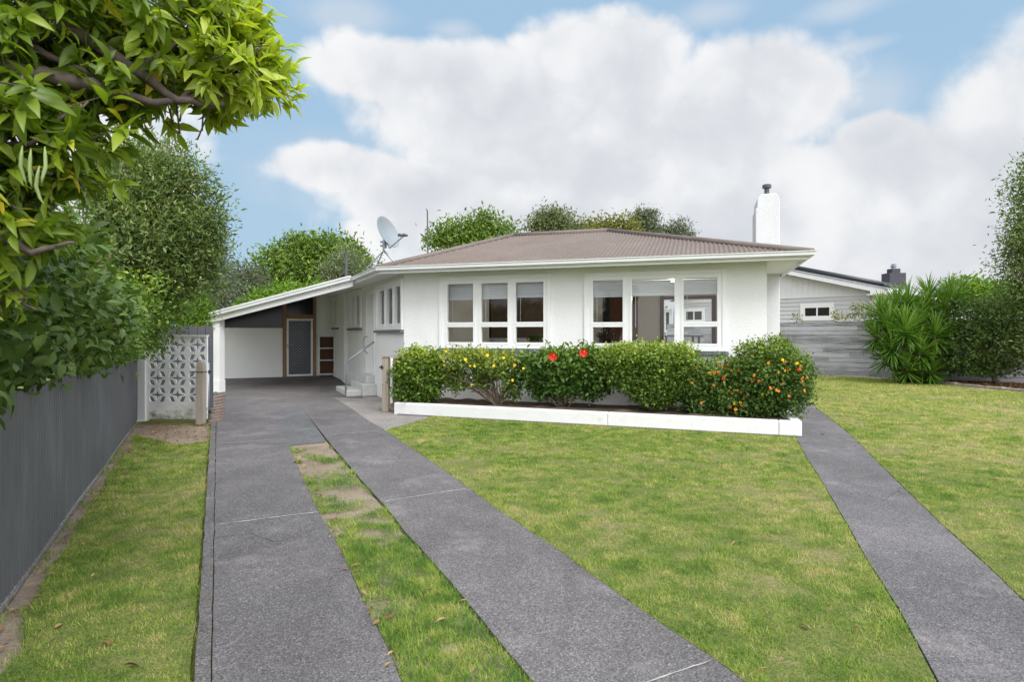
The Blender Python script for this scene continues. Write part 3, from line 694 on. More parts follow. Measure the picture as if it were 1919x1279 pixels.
def in_poly(pts, poly):
    x, y = pts[:, 0], pts[:, 1]; c = np.zeros(len(pts), bool); n = len(poly)
    for i in range(n):
        x1, y1 = poly[i]; x2, y2 = poly[(i + 1) % n]
        if y1 == y2: continue
        c ^= ((y1 > y) != (y2 > y)) & (x < (x2 - x1) * (y - y1) / (y2 - y1) + x1)
    return c
_g = rng.random((64, 64))
def vnoise(x, y, s):
    x = x * s + 900; y = y * s + 900; i, j = np.floor(x).astype(int), np.floor(y).astype(int); fx, fy = x - i, y - j
    fx = fx * fx * (3 - 2 * fx); fy = fy * fy * (3 - 2 * fy); g = lambda a, b: _g[a % 64, b % 64]
    return (g(i, j) * (1 - fx) + g(i + 1, j) * fx) * (1 - fy) + (g(i, j + 1) * (1 - fx) + g(i + 1, j + 1) * fx) * fy
def grass(name, poly, label, dens=30000.0, keep=None, lenk=1.0, mat='grass'):
    poly = [np.array(p) for p in poly]; a = np.array(poly); lo, hi = a.min(0), a.max(0); hi[1] = min(hi[1], 24)
    out = []
    ys = np.geomspace(max(lo[1], 1.0), hi[1], 16)
    for y0, y1 in zip(ys[:-1], ys[1:]):
        ym = (y0 + y1) / 2; dn = dens * min(1, (3.6 / ym) ** 1.35)
        x0, x1 = max(lo[0], -ym * .95 - .6), min(hi[0], ym * .95 + .6)
        if x1 <= x0: continue
        n = int(dn * (x1 - x0) * (y1 - y0)); q = np.stack([rng.uniform(x0, x1, n), rng.uniform(y0, y1, n)], 1)
        q = q[in_poly(q, poly)]; out.append(q)
    q = np.concatenate(out)
    thin = vnoise(q[:, 0], q[:, 1], 2.6) * .5 + vnoise(q[:, 0] + 7, q[:, 1] + 3, 7.0) * .5
    k = rng.random(len(q)) < np.clip((thin - .24) * 4.5, .10, 1)
    if keep is not None: k &= keep(q)
    q = q[k]; n = len(q)
    sc = np.maximum(1, q[:, 1] / 4.2) ** .85
    tuft = vnoise(q[:, 0] + 31, q[:, 1] + 17, 4.5)
    ln = lenk * (.016 + .024 * rng.random(n) ** 1.5) * (.65 + .8 * tuft) * (1 + .25 * (sc - 1)); wd = (.0024 + .0018 * rng.random(n)) * sc
    th = rng.uniform(0, 2 * math.pi, n); lean = rng.uniform(.45, 1.45, n)
    dx, dy, dz = np.cos(th) * np.sin(lean), np.sin(th) * np.sin(lean), np.cos(lean)
    B = np.column_stack([q, np.full(n, -.008)]); S = np.column_stack([-np.sin(th + rng.normal(size=n) * .5), np.cos(th), np.zeros(n)]) * (wd / 2)[:, None]
    tip = B + np.column_stack([dx, dy, dz]) * ln[:, None]
    V = np.stack([B - S, B + S, tip], 1).reshape(-1, 3); Fc = np.arange(n * 3).reshape(-1, 3)
    rnd = np.repeat(np.clip(rng.normal(.45, .24, n) + (vnoise(q[:, 0] + 3, q[:, 1] + 41, 11) - .5) * .9, 0, 1), 3)
    o = mesh_obj(name, V, Fc, M[mat], None, rnd)
    return tag(o, label, 'grass', kind='stuff')
grass('grass', left_poly, 'short green grass strip between the charcoal fence and the driveway kerb')
grass('grass', main_poly, 'mown front lawn grass between the driveway and the garden path')
grass('grass', right_poly, 'drier yellowish lawn grass to the right of the garden path')
def mid_keep(q):
    bare = np.clip((q[:, 1] - 5.05 + (vnoise(q[:, 0], q[:, 1], 1.9) - .5) * 1.6) / .8, 0, 1)
    clump = vnoise(q[:, 0] + 5, q[:, 1], 5.0) > .70
    return rng.random(len(q)) > bare * np.where(clump, .35, .975)
grass('grass', mid_poly, 'grass strip between the two concrete driveway tracks', 32000, mid_keep, 1.15, 'grass_lush')
# scruffy longer tufts that overhang the slab edges
def edge_tufts(lines, label):
    q = []
    for ln, sgn in lines:
        for a, c in zip(ln[:-1], ln[1:]):
            a, c = np.array(a), np.array(c); m = np.linalg.norm(c - a); k = int(m * 150)
            t = rng.random(k)
            q.append(a + (c - a) * t[:, None] + np.column_stack([np.abs(rng.normal(size=k)) * .028 * sgn - .004 * sgn, np.zeros(k)]))
    q = np.concatenate(q); q = q[(q[:, 1] > 1.5) & (vnoise(q[:, 0], q[:, 1], 6) > .42)]; n = len(q)
    th = rng.uniform(0, 2 * math.pi, n); lean = rng.uniform(.2, 1.1, n); ln_ = rng.uniform(.03, .065, n); wd = rng.uniform(.003, .005, n) * np.maximum(1, q[:, 1] / 5)
    B = np.column_stack([q, np.full(n, -.02)]); S = np.column_stack([-np.sin(th), np.cos(th), np.zeros(n)]) * (wd / 2)[:, None]
    tip = B + np.column_stack([np.cos(th) * np.sin(lean), np.sin(th) * np.sin(lean), np.cos(lean)]) * ln_[:, None]
    tag(mesh_obj('grass', np.stack([B - S, B + S, tip], 1).reshape(-1, 3), np.arange(n * 3).reshape(-1, 3), M['grass'], None, np.repeat(rng.random(n) * .8, 3)), label, 'grass', kind='stuff')
edge_tufts([(right_r, 1), (path_l[1:], -1), (path_r, 1), (strip_r, 1), (right_l, -1), (kerb_l, -1), (left_poly[:22], 1), (left_poly[:22], -1), ([fb(y, .03) for y in np.linspace(1, 8, 30)], 1)], 'longer grass tufts along the concrete edges')

# fallen leaves
def litter(name, pts, label, sz=(.03, .07)):
    pts = np.array(pts); n = len(pts)
    th = rng.uniform(0, 6.28, n); Dv = np.column_stack([np.cos(th), np.sin(th), rng.normal(size=n) * .18]); U = np.column_stack([rng.normal(size=n) * .35, rng.normal(size=n) * .35, np.ones(n)])
    ln = rng.uniform(*sz, n)
    V, Fc, R = leaf_arrays(pts, Dv, U, ln, ln * rng.uniform(.28, .45, n), T_MID, rng.random(n))
    tag(mesh_obj(name, V, Fc, L['dry'], None, R), label, 'leaves', kind='stuff')
q = []
for _ in range(420):
    p = G(rng.uniform(262, 398), 795 + abs(rng.normal()) * 22); q.append((p[0], p[1], .004 + .012 * random.random()))
for _ in range(170):
    y = rng.uniform(2.6, 8.8); p = fb(y, abs(rng.normal()) * .13 + .04); q.append((p[0], p[1], .004))
litter('fallen_leaves', q, 'dry brown leaves fallen at the foot of the fences on the left', (.025, .06))
q = []
for px, py in [(1488, 903), (663, 1079), (783, 1083), (797, 1110), (875, 1130), (838, 1165), (686, 1125), (696, 1150), (705, 1170), (1915, 913), (1610, 755), (1588, 753), (1880, 750), (1790, 758), (1585, 760), (1290, 1000), (1707, 1190), (1380, 1018), (1600, 1180), (1520, 1185), (262, 1255), (205, 1215), (380, 1135), (300, 914), (1395, 955), (1655, 772), (1440, 1260)]:
    p = G(px, py); q.append((p[0], p[1], .012))
for _ in range(45):
    p = G(rng.uniform(1530, 1900), rng.uniform(725, 900)); q.append((p[0], p[1], .008))
for _ in range(40):
    y = rng.uniform(2.4, 7.5); i = np.interp(y, [p[1] for p in strip_r[::-1]], [p[0] for p in strip_r[::-1]]); q.append((i + rng.uniform(-.01, .09), y, .004))
litter('fallen_leaves', q, 'scattered brown leaves lying on the lawns and the grass strip', (.03, .085))

# ------------------------------------------------------------------ charcoal corrugated fence
fen = thing('corrugated_fence', 'low charcoal corrugated iron fence along the left lawn strip', 'fence', (*fb(5), 0))
mb = MB(); Ls = np.arange(-2.6, 8.5, .00635)
k = len(Ls); vs = []
for s in Ls:
    p = FP + fence_dir * s + fence_n * (.0135 * np.sign(math.sin(2 * math.pi * s / .0762)) * abs(math.sin(2 * math.pi * s / .0762)) ** .6 + .006 * math.sin(s * 2.1))
    top = 1.075 + .008 * math.sin(s * 1.7) + .006 * math.floor((s % 2.28) / .76)
    vs += [(p[0], p[1], .02), (p[0], p[1], top)]
mb.add(vs, [(2 * i, 2 * i + 2, 2 * i + 3, 2 * i + 1) for i in range(k - 1)])
mb.build('iron_sheet', M['fence_iron'], fen, smooth=True)
mb = MB()
for s in np.arange(-2.4, 6.8, 1.9):
    p = FP + fence_dir * s - fence_n * .11; MB().box(p[0] - .045, p[0] + .045, p[1] - .045, p[1] + .045, 0, 1.0).build('post', M['grey_timber'], fen)
mb = MB(); a, c = fb(.6, -.035), fb(9.3, -.035)
fr = Frame(fb(.8), fence_dir, fence_n)
for z in (.18, .86): MB().fbox(fr, 0, 9.6, -.06, -.02, z, z + .07).build('rail', M['grey_timber'], fen)
foot = MB(); foot.fbox(fr, 0, 9.6, -.03, .014, -.04, .012)
foot.build('concrete_footing', M['concrete'], fen)
gf = thing('board_fence', 'taller grey fence panel showing above the patterned block wall', 'fence', (*G(345, 740)[:2], 0))
g0, g1 = P(250, 628, 10.5), P(399, 628, 11.5); gu = unit((g1 - g0)[:2]); grf = Frame(g0[:2], gu, np.array((gu[1], -gu[0])))
mb = MB(); x = 0; Lg = np.linalg.norm((g1 - g0)[:2])
while x < Lg:
    mb.fbox(grf, x, min(x + .142, Lg), 0, .02, 0, 1.56, random.random()); x += .15
mb.build('boards', M['greymetal'], gf)
for z in (.3, 1.4): MB().fbox(grf, 0, Lg, -.07, -.002, z, z + .08).build('rail', M['greymetal'], gf)

# ------------------------------------------------------------------ patterned block wall
bw = thing('breeze_block_wall', 'white breeze block wall with star and petal openings', 'wall', G(330, 790))
YB = 9.77
bx0, bx1 = P(272.5, 0, YB)[0], P(385.5, 0, YB)[0]; bwd = (bx1 - bx0) / 3; zt = P(0, 631, YB)[2]; bh = (zt - P(0, 757, YB)[2]) / 4
cu = bpy.data.curves.new('blocks', 'CURVE'); cu.dimensions = '2D'; cu.fill_mode = 'BOTH'; cu.extrude = .016
def spl(pts):
    s = cu.splines.new('POLY'); s.points.add(len(pts) - 1); s.use_cyclic_u = True
    for i, p in enumerate(pts): s.points[i].co = (p[0], p[1], 0, 1)
zb = zt - 4 * bh - .255
spl([(bx0, zb), (bx1, zb), (bx1, zt), (bx0, zt)])
for i in range(3):
    for j in range(4):
        cx, cz = bx0 + (i + .5) * bwd, zt - (j + .5) * bh; hw, hh = bwd * .5, bh * .5
        st = []
        for q_ in range(8):
            t = q_ * math.pi / 4; rr = .74 if q_ % 2 == 0 else .21
            st.append((cx + hw * rr * math.cos(t), cz + hh * rr * math.sin(t)))
        spl(st)
        for sx in (-1, 1):
            for sz in (-1, 1):
                spl([(cx + sx * hw * .17, cz + sz * hh * .86), (cx + sx * hw * .66, cz + sz * hh * .80), (cx + sx * hw * .86, cz + sz * hh * .15), (cx + sx * hw * .40, cz + sz * hh * .24)])
co_ = bpy.data.objects.new('tmp', cu); COL.objects.link(co_)
dg = bpy.context.evaluated_depsgraph_get(); me = bpy.data.meshes.new_from_object(co_.evaluated_get(dg))
bpy.data.objects.remove(co_)
V = np.array([(v.co.x, YB + .06 + v.co.z, v.co.y) for v in me.vertices]); fs = [tuple(p.vertices) for p in me.polygons]
mW, ntw, outw = new_mat('old_white_blockwork'); M['block'] = mW
sx_ = N(ntw, 'ShaderNodeSeparateXYZ'); ntw.links.new(pos(ntw), sx_.inputs[0])
mrw = N(ntw, 'ShaderNodeMapRange'); mrw.inputs[1].default_value = 0.0; mrw.inputs[2].default_value = .42; mrw.inputs[3].default_value = .30; mrw.inputs[4].default_value = .0
ntw.links.new(sx_.outputs[2], mrw.inputs[0])
sn = noise(ntw, 5, 7, .7, pos(ntw, (1, 1, 1.6)))
fw = math_n(ntw, 'ADD', sn.outputs[0], mrw.outputs[0])
rw = ramp(ntw, fw, [(.48, (.80, .80, .80)), (.66, (.72, .71, .70)), (.78, (.46, .44, .40)), (.90, (.18, .16, .13))])
bsdf(ntw, outw, rw.outputs[0], .8, .2, bump(ntw, noise(ntw, 30, 4, .6, pos(ntw)).outputs[0], .3, .01))
mesh_obj('blocks', V, fs, mW, bw)
mb = MB(); a, c = P(255, 0, YB)[0], P(272, 0, YB)[0]; mb.box(a, c, YB - .01, YB + .11, 0, P(0, 650, YB)[2]); mb.build('end_board', M['white_dull'], bw)
mb = MB(); mb.box(bx0, bx1, YB + .008, YB + .112, zt + .002, zt + .022); mb.build('capping', M['block'], bw)
po = thing('timber_post', 'weathered timber post with rounded top beside the driveway', 'post', G(376, 794))
mb = MB(); c = G(376.5, 795); w2 = .053
xs = [(-w2, .0), (w2, .0)]
prof = [(w2, 0), (w2, .90), (w2 * .8, .965), (w2 * .35, .985)]
for (r0, z0), (r1, z1) in zip(prof[:-1], prof[1:]):
    mb.hexa([(c[0] - r0, c[1] - r0, z0), (c[0] + r0, c[1] - r0, z0), (c[0] + r0, c[1] + r0, z0), (c[0] - r0, c[1] + r0, z0), (c[0] - r1, c[1] - r1, z1), (c[0] + r1, c[1] - r1, z1), (c[0] + r1, c[1] + r1, z1), (c[0] - r1, c[1] + r1, z1)])
mb.build('shaft', M['grey_timber'], po)
mb = MB(); z = P(0, 697, c[1])[2]; mb.tube([(c[0] - .15, c[1] - .06, z), (c[0] + .13, c[1] - .06, z)], .008, 6); mb.build('bolt', M['greymetal'], po)
gp = thing('gate_pipe', 'thin galvanised pipe standing beside the weathered timber post', 'pipe', G(391, 786))
mb = MB(); c = G(390.5, 786); mb.tube([(c[0], c[1], 0), (c[0], c[1], P(0, 680, c[1])[2])], .02, 10); mb.build('pipe', M['galv'], gp, smooth=True)
for py in (697, 772): MB().box(c[0] - .05, c[0] + .035, c[1] - .03, c[1] + .03, P(0, py, c[1])[2] - .02, P(0, py, c[1])[2] + .02).build('hinge', M['rubber'], gp)
for i in range(9):
    p = G(397, 793 - i * 5.6); yw = (G(398, 793 - i * 5.6 - 5.0)[1] - p[1]) - .008; w_ = .055
    o = MB().box(p[0] - w_, p[0] + w_ * .8, p[1], p[1] + yw, -.03, .03 + rng.uniform(-.006, .008)).build('brick', M['brick'], bevel=.006)
    tag(o, 'old brick in the edging row by the driveway beside the patterned block wall', 'brick', 'bricks edging the driveway')

# ------------------------------------------------------------------ the white house
hs = thing('house', 'white stucco bungalow with brown corrugated roof and wide front windows', 'house', (*(WL + r_ * Lw / 2 + b_ * BD / 2), 0))
def rect(fr, x0, x1, y0, y1, xm=None, n=0.0):
    """photo box on a wall -> u0,u1,z0,z1; heights read at column xm"""
    xm = (x0 + x1) / 2 if xm is None else xm
    ua, ub = fr.at(x0, 600, n)[0], fr.at(x1, 600, n)[0]
    za, zb = fr.at(xm, y1, n)[1], fr.at(xm, y0, n)[1]
    return min(ua, ub), max(ua, ub), za, zb
wins = []
# left front window
z1u, z1l = FR.at(928, 530.5)[1], FR.at(928, 604.5)[1]; z1a, z1b = FR.at(928, 612.8)[1], FR.at(928, 642.3)[1]
o1 = rect(FR, 824.5, 1032.5, 516.8, 653.3, 928)
cols1 = [(FR.at(a, 600)[0], FR.at(c, 600)[0]) for a, c in ((839, 888.2), (901.8, 952.6), (966.8, 1019.6))]
wins.append(('l', FR, o1, [(u0, u1, za, zb) for u0, u1 in cols1 for za, zb in ((z1l, z1u), (z1b, z1a))]))
# right front window
o2 = rect(FR, 1095.6, 1361, 508.8, 657.8, 1228)
z2u, z2l = FR.at(1228, 523.0)[1], FR.at(1228, 604.0)[1]; z2a, z2b = FR.at(1228, 612.6)[1], FR.at(1228, 644.6)[1]
cols2 = [(FR.at(a, 600)[0], FR.at(c, 600)[0]) for a, c in ((1111, 1167.8), (1183.8, 1264.5), (1280.8, 1344.6))]
p2 = [(cols2[0][0], cols2[0][1], z2l, z2u), (cols2[0][0], cols2[0][1], z2b, z2a), (cols2[1][0], cols2[1][1], z2b, z2u), (cols2[2][0], cols2[2][1], z2l, z2u), (cols2[2][0], cols2[2][1], z2b, z2a)]
wins.append(('r', FR, o2, p2))
# windows of the left wall
o3 = rect(LF, 706.5, 756, 523.5, 618, 754)
zt3, zb3 = LF.at(747.5, 537)[1], LF.at(747.5, 607)[1]
wins.append(('s3', LF, o3, [(min(a, c), max(a, c), zb3, zt3) for a, c in ((LF.at(x0, 600)[0], LF.at(x1, 600)[0]) for x0, x1 in ((713.6, 722.8), (727.4, 738), (742.6, 753)))]))
o2b = rect(LF, 655, 678, 546, 615, 667); zt4, zb4 = LF.at(667, 555)[1], LF.at(667, 609)[1]
wins.append(('s2', LF, o2b, [(min(a, c), max(a, c), zb4, zt4) for a, c in ((LF.at(x0, 600)[0], LF.at(x1, 600)[0]) for x0, x1 in ((658.5, 666), (668, 675.5)))]))
o1b = rect(LF, 625, 634.5, 556, 614, 630)
wins.append(('s1', LF, o1b, [(LF.at(632.3, 600)[0], LF.at(627.6, 600)[0], LF.at(630, 609)[1], LF.at(630, 564)[1])]))
m_ = .05
hole = lambda o: (o[0] + m_, o[1] - m_, o[2] + m_, o[3] - m_)
wall_with_holes(FR, 0, Lw + .001, 0, ZS, -.2, .002, [hole(o1), hole(o2)]).build('front_wall', M['stucco'], hs)
dt0, dt1 = LF.at(701.5, 600)[0], LF.at(688, 600)[0]
DOORZ = (.47, LF.at(699, 548)[1])
wall_with_holes(LF, 0, WING, 0, ZS, -.2, 0, [hole(o3), hole(o2b), hole(o1b), (dt0, dt1, DOORZ[0], DOORZ[1])]).build('side_wall', M['stucco'], hs)
RW = Frame(A_, b_, r_)
wall_with_holes(RW, .001, BD, 0, ZS, -.2, -.001, []).build('end_wall', M['stucco'], hs)
BK = Frame(WL + b_ * BD, r_, -b_)              # inside face of the back wall looks at us
V_in = isect(WL + b_ * BD, r_, WL - nl * BD, l_)
uV = float(np.dot(V_in - BK.o, r_))
og = rect(BK, 1244, 1333.5, 561, 668, 1288)
og = (og[0], og[1], .52, og[3])
wall_with_holes(BK, uV, Lw, 0, ZS, -.2, 0, [og]).build('back_wall', M['lining'], hs)
WR = Frame(V_in, l_, -nl)
wall_with_holes(WR, 0, WING - float(np.dot(V_in - WL, l_)), 0, ZS, -.2, 0, []).build('wing_wall', M['stucco'], hs)
WE = Frame(WL + l_ * WING, -nl, l_)
wall_with_holes(WE, 0, BD, 0, ZS, -.2, 0, []).build('wing_end_wall', M['stucco'], hs)
fl = outline(-.25); mb = MB(); mb.prism(fl, .30, .50); mb.build('floor', M['carpet'], hs)
so_ = outline(EO - .11); mb = MB(); mb.prism(so_, ZS, ZS + .02); mb.build('soffit', M['soffit'], hs)
# rooms behind the glass
inn = MB()
def back_panel(x0, x1, y0, y1, n0, n1, mat, name, floor=True):
    a = rect(BK, x0, x1, y0, y1, (x0 + x1) / 2)
    z0 = .5 if floor else a[2]
    MB().fbox(BK, a[0], a[1], n0, n1, z0, a[3]).build(name, mat, hs)
back_panel(862, 900, 540, 640, .0, .04, M['mid_wood'], 'wall_panelling')
back_panel(921, 953, 540, 640, .0, .04, M['mid_wood'], 'wall_panelling')
back_panel(900, 921, 555, 640, .0, .03, M['dark'], 'dark_back_panel')  # near-black panel paints the shade of an open doorway
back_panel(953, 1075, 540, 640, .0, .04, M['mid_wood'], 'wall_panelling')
back_panel(1131, 1143, 545, 640, .0, .05, M['dark'], 'dark_back_panel')  # another near-black panel, beside the inner door
back_panel(1143, 1195.5, 557, 640, .0, .05, M['panel_wood'], 'inner_door')
back_panel(1237, 1243.6, 555, 640, .0, .06, M['panel_wood'], 'door_jamb')
back_panel(1334, 1341, 555, 640, .0, .06, M['panel_wood'], 'door_jamb')
back_panel(1237, 1341, 555.5, 560.7, .0, .062, M['panel_wood'], 'door_head', False)
part_u = float(FR.at(1065, 600)[0])
mb = MB().fbox(FR, .75, .85, -2.6, -.25, .5, ZS); mb.build('partition', M['lining'], hs)
# low bench and shelf seen through the left window
a = FR.at(865, 634, -3.2); c = FR.at(925, 634, -3.2)
MB().fbox(FR, a[0], c[0] + 1.2, -3.9, -3.2, .5, a[1]).build('kitchen_bench', M['white_dull'], hs)

def make_window(kind, fr, o, panes):
    fm = wall_with_holes(fr, o[0], o[1], o[2], o[3], -.06, .022, panes)
    t = .062
    for bx in ((o[0], o[0] + t, o[2] + t, o[3] - t), (o[1] - t, o[1], o[2] + t, o[3] - t), (o[0], o[1], o[3] - t, o[3]), (o[0], o[1], o[2], o[2] + t)):
        fm.fbox(fr, bx[0], bx[1], .0225, .042, bx[2], bx[3])
    wi = fm.build('window', M['white'], hs)
    sb = MB(); s = .036
    for q in panes:
        for bx in ((q[0] - s, q[0] + .004, q[2] - s, q[3] + s), (q[1] - .004, q[1] + s, q[2] - s, q[3] + s), (q[0] + .004, q[1] - .004, q[3] - .004, q[3] + s), (q[0] + .004, q[1] - .004, q[2] - s, q[2] + .004)):
            sb.fbox(fr, bx[0], bx[1], -.035, .034, bx[2], bx[3])
    sb.build('sash', M['white'], wi)
    pn = MB()
    for q in panes: pn.quad(fr(q[0], -.02, q[2]), fr(q[1], -.02, q[2]), fr(q[1], -.02, q[3]), fr(q[0], -.02, q[3]))
    pn.build('pane', M['glass'], wi)
    sl_ = MB(); e = .035
    sl_.hexa([fr(o[0] - e, -.02, o[2] - .06), fr(o[1] + e, -.02, o[2] - .06), fr(o[1] + e, .075, o[2] - .06), fr(o[0] - e, .075, o[2] - .06),
              fr(o[0] - e, -.02, o[2] - .002), fr(o[1] + e, -.02, o[2] - .002), fr(o[1] + e, .075, o[2] - .014), fr(o[0] - e, .075, o[2] - .014)])
    sl_.build('sill', M['sill'], wi)
    return wi
for wdef in wins: make_window(*wdef)
um = (og[0] + og[1]) / 2 - .1; mb = MB(); mb.quad(BK(og[0], -.1, og[2]), BK(um, -.1, og[2]), BK(um, -.1, og[3]), BK(og[0], -.1, og[3])); mb.build('glass_door', M['glass'], hs)
# front door in the side wall
dr = MB().fbox(LF, dt0, dt1, -.19, -.13, DOORZ[0], DOORZ[1]).build('front_door', M['white_dull'], hs)
MB().fbox(LF, dt0 + .001, dt0 + .05, -.128, -.11, DOORZ[0] + .005, DOORZ[0] + .10).build('kick_plate', M['rubber'], dr)
mb = MB()
mb.fbox(LF, dt0 - .06, dt0 - .001, .001, .025, DOORZ[0], DOORZ[1] + .06); mb.fbox(LF, dt1 + .001, dt1 + .06, .001, .025, DOORZ[0], DOORZ[1] + .06); mb.fbox(LF, dt0 - .001, dt1 + .001, .001, .025, DOORZ[1] + .001, DOORZ[1] + .06)
mb.build('door_frame', M['white'], hs)
u = LF.at(650, 600)[0]
MB().fbox(LF, u - .12, u + .12, .001, .09, 0, ZS - .01).build('pilaster', M['white_dull'], hs)
st = MB(); st.fbox(LF, 2.25, 3.55, .001, .33, 0, .275).fbox(LF, 2.32, 3.75, .331, .66, 0, .135).fbox(LF, dt0 - .02, dt1 + .02, .001, .20, .276, .455)
st.build('door_steps', M['step'], hs, bevel=.012)
u = LF.at(637, 600)[0]
MB().fbox(LF, dt1 + .3, WING, .001, .03, .0, .32).build('plinth', M['white_dull'], hs)

# roof
eo = outline(EO - .06)
z3 = lambda p, z: np.array((p[0], p[1], z))
ridge_r = WL + r_ * (Lw + EO - D) + b_ * (D - EO)
bis = (WL - outline(EO)[1]); bis = bis / np.linalg.norm(bis)
ridge_l = isect(WL + b_ * (D - EO), r_, WL, bis)
ridge_w = ridge_l + l_ * (WING - 2.2)
ZR = zr
def corrugated(pts, amp=.0105, pitch=.0762, steps=6):
    pts = [np.array(p, float) for p in pts]; e = unit(pts[1] - pts[0]); nrm = unit(np.cross(pts[1] - pts[0], pts[2] - pts[1]))
    if nrm[2] < 0: nrm = -nrm
    s = np.cross(nrm, e); s = s if s[2] > 0 else -s
    uv = [(float(np.dot(p - pts[0], e)), float(np.dot(p - pts[0], s))) for p in pts]
    us = np.arange(min(u for u, v in uv) + .002, max(u for u, v in uv) - .002, pitch / steps); vs = []
    for u in us:
        hit = []
        for (a, b), (c, d) in zip(uv, uv[1:] + uv[:1]):
            if (a <= u < c) or (c <= u < a): hit.append(b + (d - b) * (u - a) / (c - a))
        lo, hi = (min(hit), max(hit)) if len(hit) >= 2 else (0, 0)
        off = nrm * amp * math.sin(2 * math.pi * u / pitch)
        vs += [pts[0] + e * u + s * lo + off, pts[0] + e * u + s * hi + off]
    return vs, [(2 * i, 2 * i + 2, 2 * i + 3, 2 * i + 1) for i in range(len(us) - 1)]
rf = MB()
for poly in ([z3(eo[1], ZE), z3(eo[2], ZE), z3(ridge_r, ZR), z3(ridge_l, ZR)], [z3(eo[2], ZE), z3(eo[3], ZE), z3(ridge_r, ZR)],
             [z3(eo[3], ZE), z3(eo[4], ZE), z3(ridge_l, ZR), z3(ridge_r, ZR)], [z3(eo[0], ZE), z3(eo[1], ZE), z3(ridge_l, ZR), z3(ridge_w, ZR)],
             [z3(eo[4], ZE), z3(eo[5], ZE), z3(ridge_w, ZR), z3(ridge_l, ZR)], [z3(eo[5], ZE), z3(eo[0], ZE), z3(ridge_w, ZR)]):
    rf.add(*corrugated(poly))
roof = rf.build('roof', M['roof'], hs, smooth=True)
cp = MB()
for a, c in ((eo[2], ridge_r), (eo[1], ridge_l), (eo[3], ridge_r)): cp.tube([z3(a, ZE + .012), z3(c, ZR + .012)], .062, 10)
cp.tube([z3(ridge_l, ZR + .012), z3(ridge_r, ZR + .012)], .062, 10); cp.tube([z3(ridge_l, ZR + .012), z3(ridge_w, ZR + .012)], .062, 10)
cp.build('ridge_capping', M['roof_cap'], roof, smooth=True)
def ring(name, prof, mat, parent, idx=(0, 1, 2, 3), closed=False):
    mb = MB(); rings = [[outline(d)[i] for i in idx] for d, z in prof]; k = len(prof); vs = []
    for j in range(len(idx)):
        for q in range(k): vs.append((*rings[q][j], prof[q][1]))
    fs = [(j * k + q, j * k + (q + 1) % k, (j + 1) * k + (q + 1) % k, (j + 1) * k + q) for j in range(len(idx) - 1) for q in range(k)]
    fs += [tuple(range(k)), tuple(range((len(idx) - 1) * k, len(idx) * k))]
    return mb.add(vs, fs).build(name, mat, parent)
ring('fascia', [(EO - .15, ZS - .045), (EO - .112, ZS - .045), (EO - .112, ZE - .004), (EO - .15, ZE - .004)], M['white_dull'], hs)
ring('gutter', [(EO - .111, ZS - .002), (EO - .05, ZS), (EO - .022, ZS + .014), (EO - .018, ZS + .06), (EO - .002, ZS + .066), (EO, ZS + .078), (EO - .02, ZS + .078), (EO - .024, ZS + .066), (EO - .1, ZS + .03), (EO - .111, ZS + .06)], M['gutter'], hs)

# chimney on the right end wall
CH = RW
kc = (1461.5 - CX) / F
nA = float((kc * (A_[1] + .45 * r_[1]) - (A_[0] + .45 * r_[0])) / (b_[0] - kc * b_[1]))
c0, c1 = nA, nA + .75
Yc = float(CH(c0, .2, 0)[1]); zc = P(0, 362.5, Yc)[2]
pc = np.array(CH(c0, 0, 0)[:2]); kl = (1416 - CX) / F
nL = float((kl * pc[1] - pc[0]) / (r_[0] - kl * r_[1]))
zr1, zl1 = P(0, 375, Yc)[2], P(0, 391, Yc)[2]
prof = [(.45, 0), (.45, zr1), (.43, zr1 + .03), (.43, zc - .07), (.375, zc), (nL + .10, zc - .008), (nL + .035, zc - .09), (nL + .025, zl1 + .03), (nL, zl1), (nL, 0)]
k = len(prof)
chm = MB().add([CH(c0, n, z) for n, z in prof] + [CH(c1, n, z) for n, z in prof], [tuple(range(k)), tuple(range(k, 2 * k))] + [(i, (i + 1) % k, k + (i + 1) % k, k + i) for i in range(k)])
cho = chm.build('chimney', M['stucco_chimney'], hs, bevel=.03)
fc = np.array(CH(c0 + .3, nL + .235, 0))
mb = MB(); mb.lathe((fc[0], fc[1], zc - .02), (0, 0, 1), [(.048, 0), (.048, .19), (.085, .19), (.085, .25), (.07, .26), (0, .265)], 16); mb.build('flue', M['greymetal'], cho, smooth=False)
# ------------------------------------------------------------------ blinds and things on the sills inside
def blind(fr, u0, u1, ztop, zbot, label):
    b = thing('venetian_blind', label, 'blind', fr((u0 + u1) / 2, -.12, zbot), 'blinds drawn up in the front windows')
    hb = MB().fbox(fr, u0, u1, -.14, -.10, ztop - .035, ztop); hb.build('head_rail', M['blind'], b)
    s = MB(); z = ztop - .05
    while z > zbot + .03:
        s.hexa([fr(u0, -.134, z), fr(u1, -.134, z), fr(u1, -.116, z - .026), fr(u0, -.116, z - .026), fr(u0, -.1325, z + .001), fr(u1, -.1325, z + .001), fr(u1, -.1145, z - .025), fr(u0, -.1145, z - .025)]); z -= .0295
    s.build('slats', M['blind'], b)
    MB().fbox(fr, u0, u1, -.14, -.11, zbot, zbot + .03).build('bottom_rail', M['blind'], b)
    c = MB().tube([fr(u0 + .07, -.10, zbot), fr(u0 + .07, -.10, zbot - .55)], .004, 5); c.build('cord', M['blind'], b)
for (u0, u1), py, lab in zip(cols1, (561.5, 560.5, 559), ('blind drawn up in the left pane of the left front window', 'blind drawn up in the middle pane of the left front window', 'blind drawn up in the right pane of the left front window')):
    blind(FR, u0 - .012, u1 + .012, z1u + .03, FR.at(928, py, -.12)[1] + .0, 'pale venetian ' + lab)
